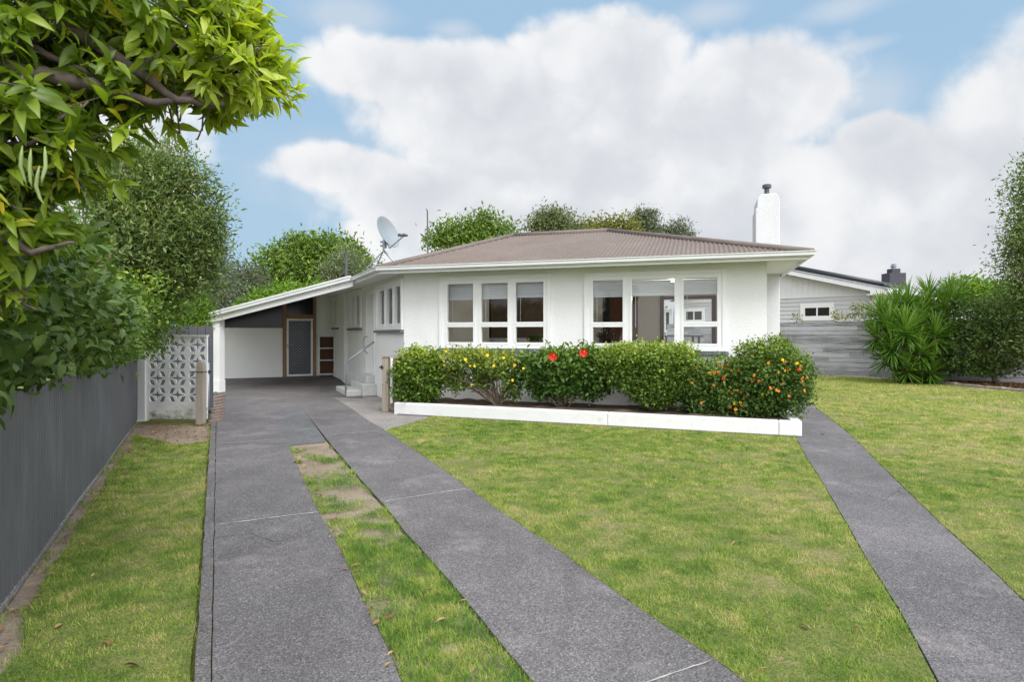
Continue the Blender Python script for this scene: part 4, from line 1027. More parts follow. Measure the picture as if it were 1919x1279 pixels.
for (u0, u1), py, lab in zip(cols2, (555.5, 554.5, 553.5), ('blind over the left pane of the big right front window', 'widest blind over the central pane of the right front window', 'blind over the right pane of the big right front window')):
    blind(FR, u0 - .012, u1 + .012, z2u + .03, FR.at(1228, py, -.12)[1], 'pale venetian ' + lab)
def leafball(name, mat, parent, c, r, n, ln):
    return foliage(name, mat, parent, [(*c, r, r, r * 1.15)], n, 4, r * .25, ln, ln * .5, T_SIMPLE, inner=.2, lump=.3)
c = np.array(FR(FR.at(1003, 600, -.5)[0], -.5, FR.at(1003, 640, -.5)[1]))
pp = thing('pot_plant', 'dark leafy pot plant inside the left front window', 'plant', c - np.array((0, 0, .25)))
leafball('leaves', L['camellia'], pp, c, .105, 130, .05)
MB().lathe(c - np.array((0, 0, .27)), (0, 0, 1), [(0, 0), (.06, 0), (.08, .16), (.07, .16), (0, .15)], 16).build('pot', M['rubber'], pp)
tb = thing('side_table', 'small white table behind the sill of the left front window', 'table', FR(FR.at(985, 600, -.5)[0], -.5, .5))
a, b2 = FR.at(962, 640, -.5)[0], FR.at(1030, 640, -.5)[0]; zt_ = c[2] - .27
MB().fbox(FR, a, b2, -.75, -.3, zt_ - .03, zt_ - .001).build('table_top', M['white_dull'], tb)
for uu in (a + .02, b2 - .06):
    for nn in (-.73, -.36): MB().fbox(FR, uu, uu + .04, nn, nn + .04, .5, zt_ - .031).build('leg', M['white_dull'], tb)
c = np.array(FR(FR.at(1135, 600, -.55)[0], -.55, FR.at(1135, 634, -.55)[1]))
vs_ = thing('flower_arrangement', 'dark flower arrangement in a vase inside the right front window', 'flowers', c - np.array((0, 0, .3)))
leafball('blooms', leaf_mat('dark_red_petals', [(0, (.03, .015, .018)), (1, (.09, .05, .05))]), vs_, c, .13, 90, .06)
MB().lathe(c - np.array((0, 0, .32)), (0, 0, 1), [(0, 0), (.05, 0), (.075, .1), (.04, .2), (.05, .24), (0, .22)], 16).build('vase', M['rubber'], vs_)
for i, (px, lab) in enumerate(((1152, 'pale cushion point beside the dark flower arrangement'), (1188, 'pale cushion behind the middle mullion of the right front window'), (1207, 'pale cushion in the middle of the right front window'), (1297, 'pale cushion in the right pane of the right front window'))):
    u = FR.at(px, 600, -.7)[0]; zz = FR.at(px, 639 if i < 3 else 641, -.7)[1]
    mb = MB(); k = 10; vs = []
    for iy in range(k + 1):
        for ix in range(k + 1):
            x, y = ix / k * 2 - 1, iy / k * 2 - 1; bul = max(0, (1 - x * x) * (1 - y * y)) ** .5 * .07
            xx, yy = (x - y) / 1.414 * .22, (x + y) / 1.414 * .22
            vs.append(FR(u + xx, -.7 + bul, zz - .30 + yy)); vs.append(FR(u + xx, -.7 - bul, zz - .30 + yy))
    w2_ = (k + 1); fs = []
    for iy in range(k):
        for ix in range(k):
            q0, q1, q2, q3 = iy * w2_ + ix, iy * w2_ + ix + 1, (iy + 1) * w2_ + ix + 1, (iy + 1) * w2_ + ix
            fs.append((2 * q0, 2 * q1, 2 * q2, 2 * q3)); fs.append((2 * q3 + 1, 2 * q2 + 1, 2 * q1 + 1, 2 * q0 + 1))
    tag(mb.add(vs, fs).build('cushion', M['white_dull'], None, smooth=True), lab, 'cushion', 'cushions along the sofa back')
so2 = thing('sofa', 'grey sofa back just under the sill of the right front window', 'sofa', FR(FR.at(1230, 600, -.8)[0], -.8, .5))
a, b2 = FR.at(1120, 600, -.8)[0], FR.at(1320, 600, -.8)[0]; zz = FR.at(1230, 652, -.8)[1]
MB().fbox(FR, a, b2, -.78, -.64, .55, zz - .1).build('backrest', M['lining'], so2, bevel=.03); MB().fbox(FR, a, b2, -1.5, -.79, .55, .95).build('seat', M['lining'], so2, bevel=.03)

lm, lnt, lout = new_mat('lit_lamp'); le = N(lnt, 'ShaderNodeEmission'); le.inputs[0].default_value = (1, .86, .66, 1); le.inputs[1].default_value = 14; lnt.links.new(le.outputs[0], lout.inputs[0])
for i, (u, n, lab) in enumerate(((float(FR.at(1262, 600, -2.4)[0]), -2.4, 'lit ceiling lamp glimpsed through the blind of the right front window'),)):
    p = FR(u, n, ZS - .10); cl_ = thing('ceiling_lamp', lab, 'lamp', p)
    MB().lathe(p, (0, 0, 1), [(0, -.01), (.05, 0), (.062, .03), (.055, .05), (0, .055)], 20).build('lamp_shade', lm, cl_, smooth=True)
    MB().lathe(np.array(p) + np.array((0, 0, .056)), (0, 0, 1), [(0, 0), (.06, 0), (.06, .04), (0, .042)], 16).build('ceiling_rose', M['white'], cl_)
    pl = bpy.data.lights.new('room_light', 'POINT'); pl.energy = 55; pl.color = (1, .95, .87); pl.shadow_soft_size = .12
    po_ = bpy.data.objects.new('room_light', pl); COL.objects.link(po_); po_.location = tuple(np.array(p) - np.array((0, 0, .22)))

# ------------------------------------------------------------------ carport
te = LF.at(655, 525, EO)[0]; Ep = WL + l_ * te + nl * EO
CF = Frame(Ep, -r_, f_)
cpz = thing('carport', 'lean-to carport with sloping white fascia and a white back wall', 'carport', (*(Ep - r_ * 2), 0))
ul, zl = CF.at(372, 593); ur, zr_ = CF.at(652, 519.5)
zslope = (zl - zr_) / (ul - ur); ztop = lambda u: zr_ + zslope * (u - ur)
uR = -.05
def bar(u0, u1, d0, d1, n0, n1): return [CF(u0, n0, ztop(u0) - d1), CF(u1, n0, ztop(u1) - d1), CF(u1, n1, ztop(u1) - d1), CF(u0, n1, ztop(u0) - d1), CF(u0, n0, ztop(u0) - d0), CF(u1, n0, ztop(u1) - d0), CF(u1, n1, ztop(u1) - d0), CF(u0, n1, ztop(u0) - d0)]
gt = MB()
gsec = [(0, .115), (.06, .115), (.085, .10), (.09, .045), (.105, .035), (.108, 0), (.085, 0), (.0, .03)]
vs = []
for u in (uR - .02, ul): vs += [CF(u, n, ztop(u) - d) for n, d in gsec]
k = len(gsec)
gt.add(vs, [(q, (q + 1) % k, k + (q + 1) % k, k + q) for q in range(k)] + [tuple(range(k)), tuple(range(k, 2 * k))]); gt.build('gutter', M['gutter'], cpz)
fa = MB(); fa.hexa(bar(uR - .03, CF.at(386, 600)[0], .04, .235, -.05, -.002)); fa.build('fascia', M['white_dull'], cpz)
# roof sheet from the front edge back along the house
DP = (CF.at(407, 700)[0] - uR)
back_o = P(586, 0, 18.9)[:2]
BW = Frame(back_o, nl, -l_)
def roof_z(p):                         # plane carrying the front edge, level along the house wall
    q = isect(np.array(p), l_, Ep, -r_); return ztop(float(np.dot(q - Ep, -r_)))
def roof_pt(p, d=0): return (p[0], p[1], roof_z(p) - d)
fl_, frr = Ep - r_ * CF.at(384, 600)[0] + b_ * .0, Ep + r_ * .02 + f_ * .0
bl, br = isect(fl_, l_, back_o - l_ * -1.2, nl), isect(frr, l_, back_o + l_ * 1.2, nl)
mb = MB(); k = 24; 
pts = [fl_, frr, br, bl]
mb.hexa([roof_pt(p, .075) for p in pts] + [roof_pt(p, .03) for p in pts]); mb.build('roof', M['grey_roof'], cpz)
mb = MB(); pin = [fl_ + r_ * .05 + b_ * .06, frr + b_ * .06, br, bl]; mb.hexa([roof_pt(p, .098) for p in pin] + [roof_pt(p, .078) for p in pin]); mb.build('bounce_lining', M['white_dull'], cpz)  # white underside added to bounce light into the carport
# left post
u0, u1 = CF.at(408, 700)[0], CF.at(394.5, 700)[0]
mb = MB().fbox(CF, u0, u1, -.22, -.06, .30, ztop(u1) - .10); mb.fbox(CF, u0 - .008, u1 + .02, -.235, -.045, .0, .30); mb.build('post', M['white_dull'], cpz)
# downpipe at the left corner
ud = CF.at(389, 640)[0]; uo = CF.at(376, 600)[0]
mb = MB(); zz = ztop(uo)
mb.tube([CF(uo, -.0, zz - .09), CF(uo, -.02, zz - .20), CF(uo - .04, -.05, zz - .27), CF(ud + .05, -.12, zz - .31), CF(ud, -.14, zz - .38), CF(ud, -.14, .0)], .045, 10); mb.build('downpipe', M['gutter'], cpz, smooth=True)
# back wall
def bq(x0, x1, y0, y1, xm=None):
    xm = (x0 + x1) / 2 if xm is None else xm
    a, c = BW.at(x0, 700)[0], BW.at(x1, 700)[0]; return min(a, c), max(a, c), BW.at(xm, y1)[1], BW.at(xm, y0)[1]
q = bq(400, 531.5, 615, 709.5)
ZB0 = BW.at(560, 706)[1]
M['dark_glazing'] = simple('dark_tinted_pane', (.010, .011, .012), .12, .2)
fa_, fb_ = Ep - r_ * (CF.at(402, 600)[0] + .0), Ep + r_ * .35
ba_, bb_ = BW(BW.at(400, 700)[0], .0, 0)[:2], BW(BW.at(627, 700)[0], .0, 0)[:2]
cfl = MB(); cfl.hexa([(*fa_, -.03), (*fb_, -.03), (*bb_, -.03), (*ba_, -.03), (*fa_, .004), (*fb_, .004), (*bb_, ZB0), (*ba_, ZB0)]); tag(cfl.build('carport_floor', M['asphalt']), kind='structure')
zm = BW.at(470, 668)[1]
mb = MB().fbox(BW, q[0], q[1], -.05, -.003, .0, zm - .012); mb.fbox(BW, q[0], q[1], -.05, -.003, zm + .012, q[3]); mb.fbox(BW, q[0], q[1], -.045, .008, zm - .011, zm + .011); mb.build('back_panel', M['white_dull'], cpz)
q2 = bq(529.5, 536.5, 560, 707); q3 = bq(586.8, 592.2, 545, 706); q4 = bq(536.5, 586.8, 590, 597.5)
q2 = (q2[0], q2[1], 0, float(roof_z(BW(q2[0], 0, 0)[:2])) - .1); q3 = (q3[0], q3[1], 0, float(roof_z(BW(q3[0], 0, 0)[:2])) - .1)
mb = MB().fbox(BW, q2[0], q2[1], -.06, .035, 0, q2[3]); mb.build('cedar_post', M['cedar'], cpz)
mb = MB().fbox(BW, q3[0], q3[1], -.06, .035, 0, q3[3]); mb.build('cedar_post', M['cedar'], cpz)
mb = MB().fbox(BW, q3[1] + .001, q2[0] - .001, -.06, .03, q4[2], q4[3]); mb.build('door_lintel', M['cedar'], cpz)
q5 = bq(592.2, 626, 560, 704); mb = MB().fbox(BW, q5[0] - .3, q5[1] - .002, -.05, -.003, .0, 2.6); mb.build('side_panel', M['white_dull'], cpz)
dk = MB()
qa = bq(400, 531.5, 560, 614.5)
dk.quad(BW(q2[1], -.03, q[3]), BW(q[1] , -.03, q[3]), BW(q[1], -.03, 2.05), BW(q2[1], -.03, 2.6))
gl_ = MB()
gl_.hexa([BW(q2[1] + .001, -.045, q[3] + .002), BW(q[1], -.045, q[3] + .002), BW(q[1], -.03, q[3] + .002), BW(q2[1] + .001, -.03, q[3] + .002), BW(q2[1] + .001, -.045, 2.55), BW(q[1], -.045, 2.1), BW(q[1], -.03, 2.1), BW(q2[1] + .001, -.03, 2.55)])
gl_.fbox(BW, q3[1] + .001, q2[0] - .001, -.045, -.03, q4[3] + .002, q3[3] - .03)
gl_.build('dark_glazing', M['dark_glazing'], cpz)
dd = thing('screen_door', 'security screen door with diamond grille under a cedar lintel', 'door', BW(q3[1] + .4, 0, 0))
d0, d1, dz0, dz1 = q3[1] + .012, q2[0] - .012, ZB0 + .012, q4[2] - .01
t = .055
mb = MB()
for bx in ((d0, d0 + t, dz0, dz1), (d1 - t, d1, dz0, dz1), (d0 + t, d1 - t, dz0, dz0 + t), (d0 + t, d1 - t, dz1 - t, dz1)): mb.fbox(BW, bx[0], bx[1], -.02, .02, bx[2], bx[3])
mb.build('frame', M['white'], dd)
MB().fbox(BW, d0 + t, d1 - t, -.03, -.022, dz0 + t, dz1 - t).build('backing', M['rubber'], dd)
mb = MB(); stepu = (d1 - d0 - 2 * t) / 7; U0, U1, Z0, Z1 = d0 + t, d1 - t, dz0 + t, dz1 - t; wv_ = .0046; ratio = 1.0
for sgn in (1, -1):
    kx = -60
    while kx < 60:
        # line u = U0 + kx*step + sgn*(z-Z0)*ratio clipped to the frame
        ua = U0 + kx * stepu; zs_ = []
        zlo, zhi = Z0, Z1
        if sgn > 0: zlo = max(zlo, Z0 + (U0 - ua) / ratio); zhi = min(zhi, Z0 + (U1 - ua) / ratio)
        else: zlo = max(zlo, Z0 + (ua - U1) / ratio); zhi = min(zhi, Z0 + (ua - U0) / ratio)
        if zhi > zlo + .01:
            a0, a1 = ua + sgn * (zlo - Z0) * ratio, ua + sgn * (zhi - Z0) * ratio; off = .004 if sgn > 0 else -.004
            mb.hexa([BW(a0 - wv_, off - .003, zlo), BW(a0 + wv_, off - .003, zlo), BW(a0 + wv_, off + .003, zlo), BW(a0 - wv_, off + .003, zlo), BW(a1 - wv_, off - .003, zhi), BW(a1 + wv_, off - .003, zhi), BW(a1 + wv_, off + .003, zhi), BW(a1 - wv_, off + .003, zhi)])
        kx += 1
mb.build('diamond_grille', M['galv'], dd)
mb = MB().fbox(BW, d1 - .045, d1 - .01, .02, .05, 1.0, 1.12); mb.tube([BW(d1 - .03, .05, 1.08), BW(d1 - .14, .05, 1.08)], .009, 6); mb.build('handle', M['galv'], dd)
# open shelf unit
SHF = Frame(back_o, nl, -l_); q = bq(597, 628, 628, 702); shn = .28
sh = thing('shelf_unit', 'open cream shelf unit with three brown compartments on the carport wall', 'shelves', SHF((q[0] + q[1]) / 2, .15, .12))
u0, u1 = SHF.at(627.5, 650, shn)[0], SHF.at(597, 650, shn)[0]; za, zb_ = SHF.at(612, 703, shn)[1], SHF.at(612, 629.5, shn)[1]
mb = MB()
t = .035
mb.fbox(SHF, u0, u0 + t, .0, shn, za, zb_).fbox(SHF, u1 - t, u1, .0, shn, za, zb_).fbox(SHF, u0 + t, u1 - t, .0, shn, za, za + t).fbox(SHF, u0 + t, u1 - t, .0, shn, zb_ - t, zb_)
mb.build('carcass', M['white_dull'], sh)
MB().fbox(SHF, u0 + t, u1 - t, .002, .02, za + t, zb_ - t).build('back_board', M['shelf_wood'], sh)
lin = MB().fbox(SHF, u0 + t + .001, u0 + t + .008, .021, shn - .02, za + t, zb_ - t).fbox(SHF, u1 - t - .008, u1 - t - .001, .021, shn - .02, za + t, zb_ - t); lin.build('side_lining', M['shelf_wood'], sh)
for py in (653, 675.5):
    z = SHF.at(612, py, shn)[1]; MB().fbox(SHF, u0 + t + .009, u1 - t - .009, .021, shn - .004, z - .02, z + .012).build('shelf', M['white_dull'], sh)

# ------------------------------------------------------------------ handrail, dish, mast, flue, screen fence
hr = thing('handrail', 'bent grey pipe handrail beside the front door steps', 'handrail', G(648.5, 743))
b0 = G(648.5, 743); ze = P(0, 686, b0[1])[2]; we = np.array(LF(*[LF.at(701.5, 641, .06)[0], .06, LF.at(701.5, 641, .06)[1]]))
dirr = we - np.array((b0[0], b0[1], ze + .09)); 
p1 = np.array((b0[0], b0[1], ze)); p2_ = p1 + np.array((0, 0, .09)) + dirr * .035; 
MB().tube([b0, p1 - np.array((0, 0, .05)), p1 + np.array((.004, .002, .02)), p1 + (p2_ - p1) * .55 + np.array((0, 0, .012)), p2_, we], .021, 10).build('rail', M['galv'], hr, smooth=True)
ga = LF.at(684.5, 631, .05); gb = LF.at(684.5, 662, .05); gm0 = LF.at(680, 634, .22); gm1 = LF.at(680, 657, .22)
MB().tube([LF(ga[0], .0, ga[1]), LF(gm0[0], .18, gm0[1] + .02), LF(gm0[0], .20, gm0[1] - .03), LF(gm1[0], .20, gm1[1] + .03), LF(gm1[0], .18, gm1[1] - .01), LF(gb[0], .0, gb[1])], .013, 8).build('grab_bar', M['galv'], hr, smooth=True)

YD = 12.75
dsh = thing('satellite_dish', 'grey satellite dish on a tripod mount above the left eave', 'satellite dish', P(719, 497, YD))
dc = P(722.5, 437, YD); dn = unit(np.array((.86, -.36, .36)))
R_ = 31 / F * YD
prof = [(R_ * t, .16 * R_ * t * t * 1.4) for t in np.linspace(0, 1, 9)]
prof2 = prof + [(R_ + .008, prof[-1][1]), (R_ + .006, prof[-1][1] - .012)] + [(r0, h - .012) for r0, h in prof[::-1]]
MB().lathe(dc, dn, prof2, 40).build('reflector', M['dish'], dsh, smooth=True)
lo = np.cross(dn, (0, 0, 1.0)); dwn = unit(np.cross(dn, lo)); dwn = -dwn if dwn[2] > 0 else dwn
ba = dc + dwn * R_ * .97; lt = P(756, 443, YD - .35)
MB().tube([dc + dwn * R_ * .6 - dn * .05, ba - dn * .02, lt], .013, 8).build('feed_arm', M['galv'], dsh)
lb = MB(); ax = unit(dc - lt)
for off in (-.045, .045):
    o_ = lt + np.array((off, 0, .02)); lb.lathe(o_ - ax * .05, ax, [(0, 0), (.022, 0), (.022, .06), (.034, .07), (.034, .12), (0, .125)], 12)
lb.build('receiver', M['greymetal'], dsh)
mk = dc - dn * .10 + dwn * R_ * .55
bk = MB(); bk.lathe(mk - np.array((0, 0, .10)), (0, 0, 1), [(0, 0), (.045, 0), (.045, .17), (0, .17)], 10); bk.tube([mk + np.array((-.09, 0, .03)), mk + np.array((.02, 0, .03))], .022, 6); bk.tube([mk + np.array((-.09, 0, -.05)), mk + np.array((.02, 0, -.05))], .022, 6)
bk.tube([mk, dc + dwn * R_ * .35 - dn * .0], .03, 8); bk.build('bracket', M['galv'], dsh)
MB().tube([mk, P(718.5, 468, YD), P(722, 473, YD), P(738, 490, YD)], .022, 8).build('mast', M['galv'], dsh)
MB().tube([P(717, 472, YD), P(688, 502, YD + .05)], .014, 8).build('strut', M['galv'], dsh)
MB().tube([P(718, 472, YD + .1), P(706, 498, YD + .8)], .012, 8).build('strut', M['galv'], dsh)
an = thing('antenna_mast', 'thin hooked antenna pole rising behind the left roof slope', 'antenna', P(801.5, 480, 14.2))
MB().tube([P(801.5, 485, 14.2), P(801, 398, 14.2), P(800.3, 393.5, 14.2), P(798.5, 391.5, 14.2)], [.016, .016, .013, .010], 8).build('pole', M['greymetal'], an)
fp = thing('flue_pipe', 'slim dark grey flue pipe above the carport roof', 'flue', P(649, 525, 17.5))
MB().tube([P(649, 540, 17.5), P(649, 476, 17.5)], .042, 12).build('pipe', M['greymetal'], fp); MB().lathe(P(649, 476, 17.5), (0, 0, 1), [(0, 0), (.05, 0), (.05, .05), (0, .055)], 12).build('cap', M['greymetal'], fp)

sf = thing('paling_fence', 'short brown paling fence beside the left end of the garden bed', 'fence', G(735, 772))
g0 = G(716, 772.5); yy = g0[1]; xa, xb = g0[0], P(778, 0, yy)[0]; zt_ = P(0, 668.5, yy)[2]
MB().box(xa, xa + .115, yy, yy + .10, 0, zt_ - .012).build('post', M['grey_timber'], sf)
mb = MB(); x = xa + .12
while x < xb: mb.box(x, x + .095, yy + .03, yy + .05, .06, zt_ - .035 + rng.uniform(-.006, .006), random.random()); x += .10
mb.build('palings', M['brown_timber'], sf)
MB().box(xa - .03, xb, yy - .02, yy + .11, zt_ - .01, zt_ + .022).build('top_rail', M['grey_timber'], sf)
mb = MB(); xw = P(734.5, 0, yy)[0]; mb.tube([(xw, yy - .02, .16), (xw, yy - .02, zt_ - .03)], .026, 10); mb.build('white_pipe', M['white'], sf)
mb = MB(); z = P(0, 688.5, yy)[2]; mb.tube([(xa - .05, yy - .02, z), (xa + .03, yy - .02, z)], .012, 6); mb.box(xa - .02, xa + .012, yy - .035, yy - .001, z - .035, z + .03); mb.build('latch', M['rubber'], sf)

# ------------------------------------------------------------------ garden bed and border
gb_ = thing('garden_border', 'low white painted concrete border around the front garden bed', 'garden edging', (*((K0 + K1) / 2), 0))
BFr = Frame(K0, kd, kn); LK = float(np.linalg.norm(K1 - K0)); ZB = .20
mb = MB(); th_ = .13
jb = [0, LK * .585, LK * .955, LK]
for a, c in zip(jb[:-1], jb[1:]): mb.fbox(BFr, a + (.0012 if a else 0), c - (.0012 if c < LK else 0), -th_, 0, -.03, ZB)
mb.build('front_edge', M['white_worn'], gb_, bevel=.016)
mb = MB(); mb.hexa([(*K1, -.03), (*(K1 - kn * th_), -.03), (*(K1 + b_ * 1.35 - kd * 0 - r_ * .0), -.03), (*(K1 + b_ * 1.35 - r_ * .001), -.03)] + [(*K1, ZB), (*(K1 - kn * th_), ZB), (*(K1 + b_ * 1.35), ZB), (*(K1 + b_ * 1.35 - r_ * .001), ZB)]) if False else None
mb = MB(); e0 = K1 - kn * th_; mb.prism([e0 - kd * .13, e0, e0 + b_ * 1.3, e0 + b_ * 1.3 - r_ * .13], -.03, ZB - .002); mb.build('end_edge', M['white'], gb_, bevel=.012)
mb = MB(); s0 = K0 - kn * th_; mb.prism([s0, s0 + kd * .13, s0 + kd * .13 + b_ * .9, s0 + b_ * .9], -.03, ZB - .002); mb.build('end_edge', M['white'], gb_, bevel=.012)
cf = MB().fbox(BFr, .1, LK + .015, .001, .05, -.03, .006); cf.build('concrete_mowing_strip', M['kerb'], gb_)
i0, i1 = K0 - kn * th_ + kd * .1, K1 - kn * th_ - kd * .1
wa, wb = WL + f_ * .0, A_ + f_ * .0
sp = MB(); k = 60; kk2 = 14; vs = []
for i in range(k + 1):
    p = i0 + (i1 - i0) * i / k; q = wa + (wb - wa) * i / k
    for j in range(kk2 + 1):
        s = p + (q - p) * j / kk2; vs.append((*s, .14 + .04 * vnoise(np.array([s[0]]), np.array([s[1]]), 4)[0] + .03 * rng.random()))
sp.add(vs, [(i * (kk2 + 1) + j, (i + 1) * (kk2 + 1) + j, (i + 1) * (kk2 + 1) + j + 1, i * (kk2 + 1) + j + 1) for i in range(k) for j in range(kk2)])
tag(sp.build('garden_soil', M['soil']), kind='structure')

# shrubs in the bed
Yb = lambda px: 10.95 - (px - 780) / 670 * 1.78
def flowers(parent, mesh_o, pts, rot=.6):
    """mesh_o is one flower already built at the parent; copies share its mesh"""
    first = True
    for p in pts:
        o = mesh_o if first else mesh_o.copy()
        if not first: COL.objects.link(o); o.parent = parent
        first = False
        o.location = tuple(np.array(p) - root_loc(parent)); o.rotation_euler = (rng.uniform(-rot, rot), rng.uniform(-1, 1), rng.uniform(-rot, rot)); s = rng.uniform(.8, 1.2); o.scale = (s, s, s)
def petal_flower(name, parent, mats, R, n, cup=.3, centre=True):
    mb = MB()
    for i in range(n):
        a = 2 * math.pi * i / n; ca, sa = math.cos(a), math.sin(a)
        rows = [(0.05, .05), (.45, .40), (.8, .52), (1.0, .30)]
        vs = []
        for t, w_ in rows:
            for s in (-1, 0, 1):
                x, y = t * R, s * w_ * R * .8; z = cup * R * t * t * (1.1 if s else .9) + (0.08 * R * math.sin(7 * t + i) if s else 0)
                vs.append((ca * x - sa * y, sa * x + ca * y, z))
        mb.add(vs, [(r * 3 + c, r * 3 + c + 1, r * 3 + c + 4, r * 3 + c + 3) for r in range(3) for c in range(2)])
    # facing the viewer side: tip the cup forward
    V = np.array(mb.v); V = np.column_stack([V[:, 0], -V[:, 2], V[:, 1]])
    base = root_loc(parent)
    o = mesh_obj(name, V + base, mb.f, mats, parent)
    return o
M['petal_red'] = simple('red_petal', (.72, .025, .02), .5, .3, var=.15, scale=30)
M['petal_yellow'] = simple('yellow_petal', (.75, .50, .02), .5, .3, var=.15, scale=30)
M['petal_orange'] = simple('orange_petal', (.72, .24, .02), .5, .3, var=.35, scale=30)
M['petal_deep'] = simple('red_orange_petal', (.62, .08, .03), .5, .3, var=.2, scale=30)
def bed_shrub(name, label, mat, ells, clusters, per, ln, wd, stems, stem_px, tpl=T_SIMPLE, **kw):
    Y = Yb(stem_px); c = P(stem_px, 0, Y); base = np.array((c[0], c[1], .12))
    o = thing(name, label, 'shrub', base)
    E = [epx(px, py, Yb(px) + dy, rx, rz, ry) for px, py, rx, rz, ry, dy in ells]
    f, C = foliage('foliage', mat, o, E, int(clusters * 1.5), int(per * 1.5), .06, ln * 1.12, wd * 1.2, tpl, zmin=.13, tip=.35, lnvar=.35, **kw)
    branches('stems', M['bark'], o, base, C, stems, .016, .004, .08)
    return o, C
def front_pts(C, n, ymax=None, zmin=.2):
    # the ones nearest the lawn side of the bush
    d = (C - C.mean(0)); k = np.argsort(-(d[:, 0] * f_[0] + d[:, 1] * f_[1]) - .25 * d[:, 2] + rng.random(len(C)) * .22)
    P_ = C[k]; P_ = P_[P_[:, 2] > zmin]; return P_[:n] + np.array((*f_, .25)) * .05
s1, _ = bed_shrub('rounded_shrub', 'dense glossy green shrub at the left end of the garden bed', L['shrub'], [(778, 695, 40, 42, .36, 0), (765, 722, 30, 32, .32, 0), (792, 730, 26, 30, .3, 0), (798, 680, 26, 25, .3, 0), (806, 712, 18, 40, .3, 0)], 620, 9, .058, .027, 26, 780, inner=.45, lump=.25)
s2, C2 = bed_shrub('allamanda_shrub', 'loose shrub with yellow flowers and bare lower stems', L['yellowing'], [(845, 682, 26, 24, .26, 0), (880, 676, 32, 20, .3, 0), (920, 682, 34, 24, .3, 0), (952, 690, 26, 32, .28, 0), (856, 715, 24, 18, .22, 0), (905, 715, 22, 16, .2, .1), (960, 722, 14, 26, .2, 0), (838, 705, 14, 24, .2, 0)], 470, 8, .05, .024, 34, 935, inner=.3, lump=.35)
fy = petal_flower('flower', s2, M['petal_yellow'], .027, 5)
flowers(s2, fy, [P(px, py, Yb(px) - rng.uniform(.26, .40)) for px, py in [(872, 674), (889, 687), (881, 686), (903, 659), (836, 658), (965, 684), (981, 691), (926, 686), (960, 713), (833, 684), (884, 721), (862, 668), (913, 666), (944, 671), (850, 691)]])
s3, C3 = bed_shrub('hibiscus_shrub', 'green hibiscus shrub carrying two big red blooms', L['hibiscus'], [(1000, 695, 30, 36, .3, 0), (1040, 690, 46, 40, .38, 0), (1085, 690, 40, 38, .34, 0), (1055, 720, 36, 26, .3, 0), (1015, 730, 18, 20, .2, 0), (1100, 722, 28, 26, .25, 0), (1125, 700, 22, 40, .25, 0)], 640, 8, .066, .034, 30, 1053, tpl=T_SIMPLE, inner=.35, lump=.3)
fr_ = petal_flower('bloom', s3, M['petal_red'], .064, 5, .38)
flowers(s3, fr_, [P(1036, 668, Yb(1036) - .50), P(1093, 661, Yb(1093) - .50)], .25)
for px, py in ((1036, 668), (1093, 661)):
    c = P(px, py, Yb(px) - .50); MB().tube([c, c + np.array((.008, -.03, .006)), c + np.array((.012, -.062, .018))], [.005, .005, .008], 7).build('stamen', M['petal_yellow'], s3, smooth=True)
s4, _ = bed_shrub('clipped_hedge_shrub', 'clipped square-topped shrub under the right front window', L['shrub'], [(1150, 676, 40, 26, .34, 0), (1190, 672, 42, 26, .36, 0), (1235, 674, 44, 28, .38, 0), (1275, 676, 34, 28, .34, 0), (1200, 705, 52, 36, .36, 0), (1245, 712, 48, 40, .38, 0), (1165, 700, 34, 30, .3, 0), (1265, 705, 34, 44, .32, 0), (1225, 735, 44, 26, .3, 0)], 1900, 9, .040, .021, 30, 1225, inner=.55, lump=.2)
def lantana(label, ells, cl, stem, nfl, seed_pts):
    o, C = bed_shrub('lantana_shrub', label, L['lantana'], ells, cl, 9, .038, .022, 34, stem, inner=.45, lump=.3)
    mb = MB(); bm = bmesh.new()
    for i in range(13):
        v = unit(rng.normal(size=3)); v[2] = abs(v[2]); m_ = bmesh.ops.create_icosphere(bm, subdivisions=1, radius=.009)
        for q_ in m_['verts']: q_.co += Vector((v[0] * .02, -v[2] * .012, v[1] * .02))
    V = np.array([v.co[:] for v in bm.verts]) + root_loc(o); fs = [tuple(v.index for v in f.verts) for f in bm.faces]; bm.free()
    for mt, k in (('petal_orange', nfl), ('petal_deep', nfl // 4), ('petal_yellow', nfl // 4)):
        fo = mesh_obj('flower_head', V, fs, M[mt], o); flowers(o, fo, front_pts(C, nfl * 3)[rng.permutation(nfl * 3)[:k]] if len(C) > nfl * 3 else front_pts(C, k))
    return o
lantana('low spreading lantana shrub dotted with orange flowers', [(1305, 715, 34, 40, .3, 0), (1345, 705, 40, 36, .32, 0), (1385, 705, 34, 40, .3, .05), (1320, 755, 36, 26, .3, -.05), (1370, 750, 40, 34, .34, -.1), (1300, 740, 22, 30, .25, 0)], 800, 1345, 18, None)
lantana('tall rounded lantana shrub at the right corner of the bed', [(1410, 680, 36, 36, .34, 0), (1450, 672, 44, 36, .40, 0), (1480, 700, 40, 42, .40, -.1), (1430, 715, 48, 44, .42, -.1), (1480, 738, 36, 36, .36, -.12), (1430, 752, 40, 30, .34, -.12), (1462, 700, 46, 50, .42, 0), (1415, 735, 30, 34, .3, 0)], 1350, 1452, 19, None)
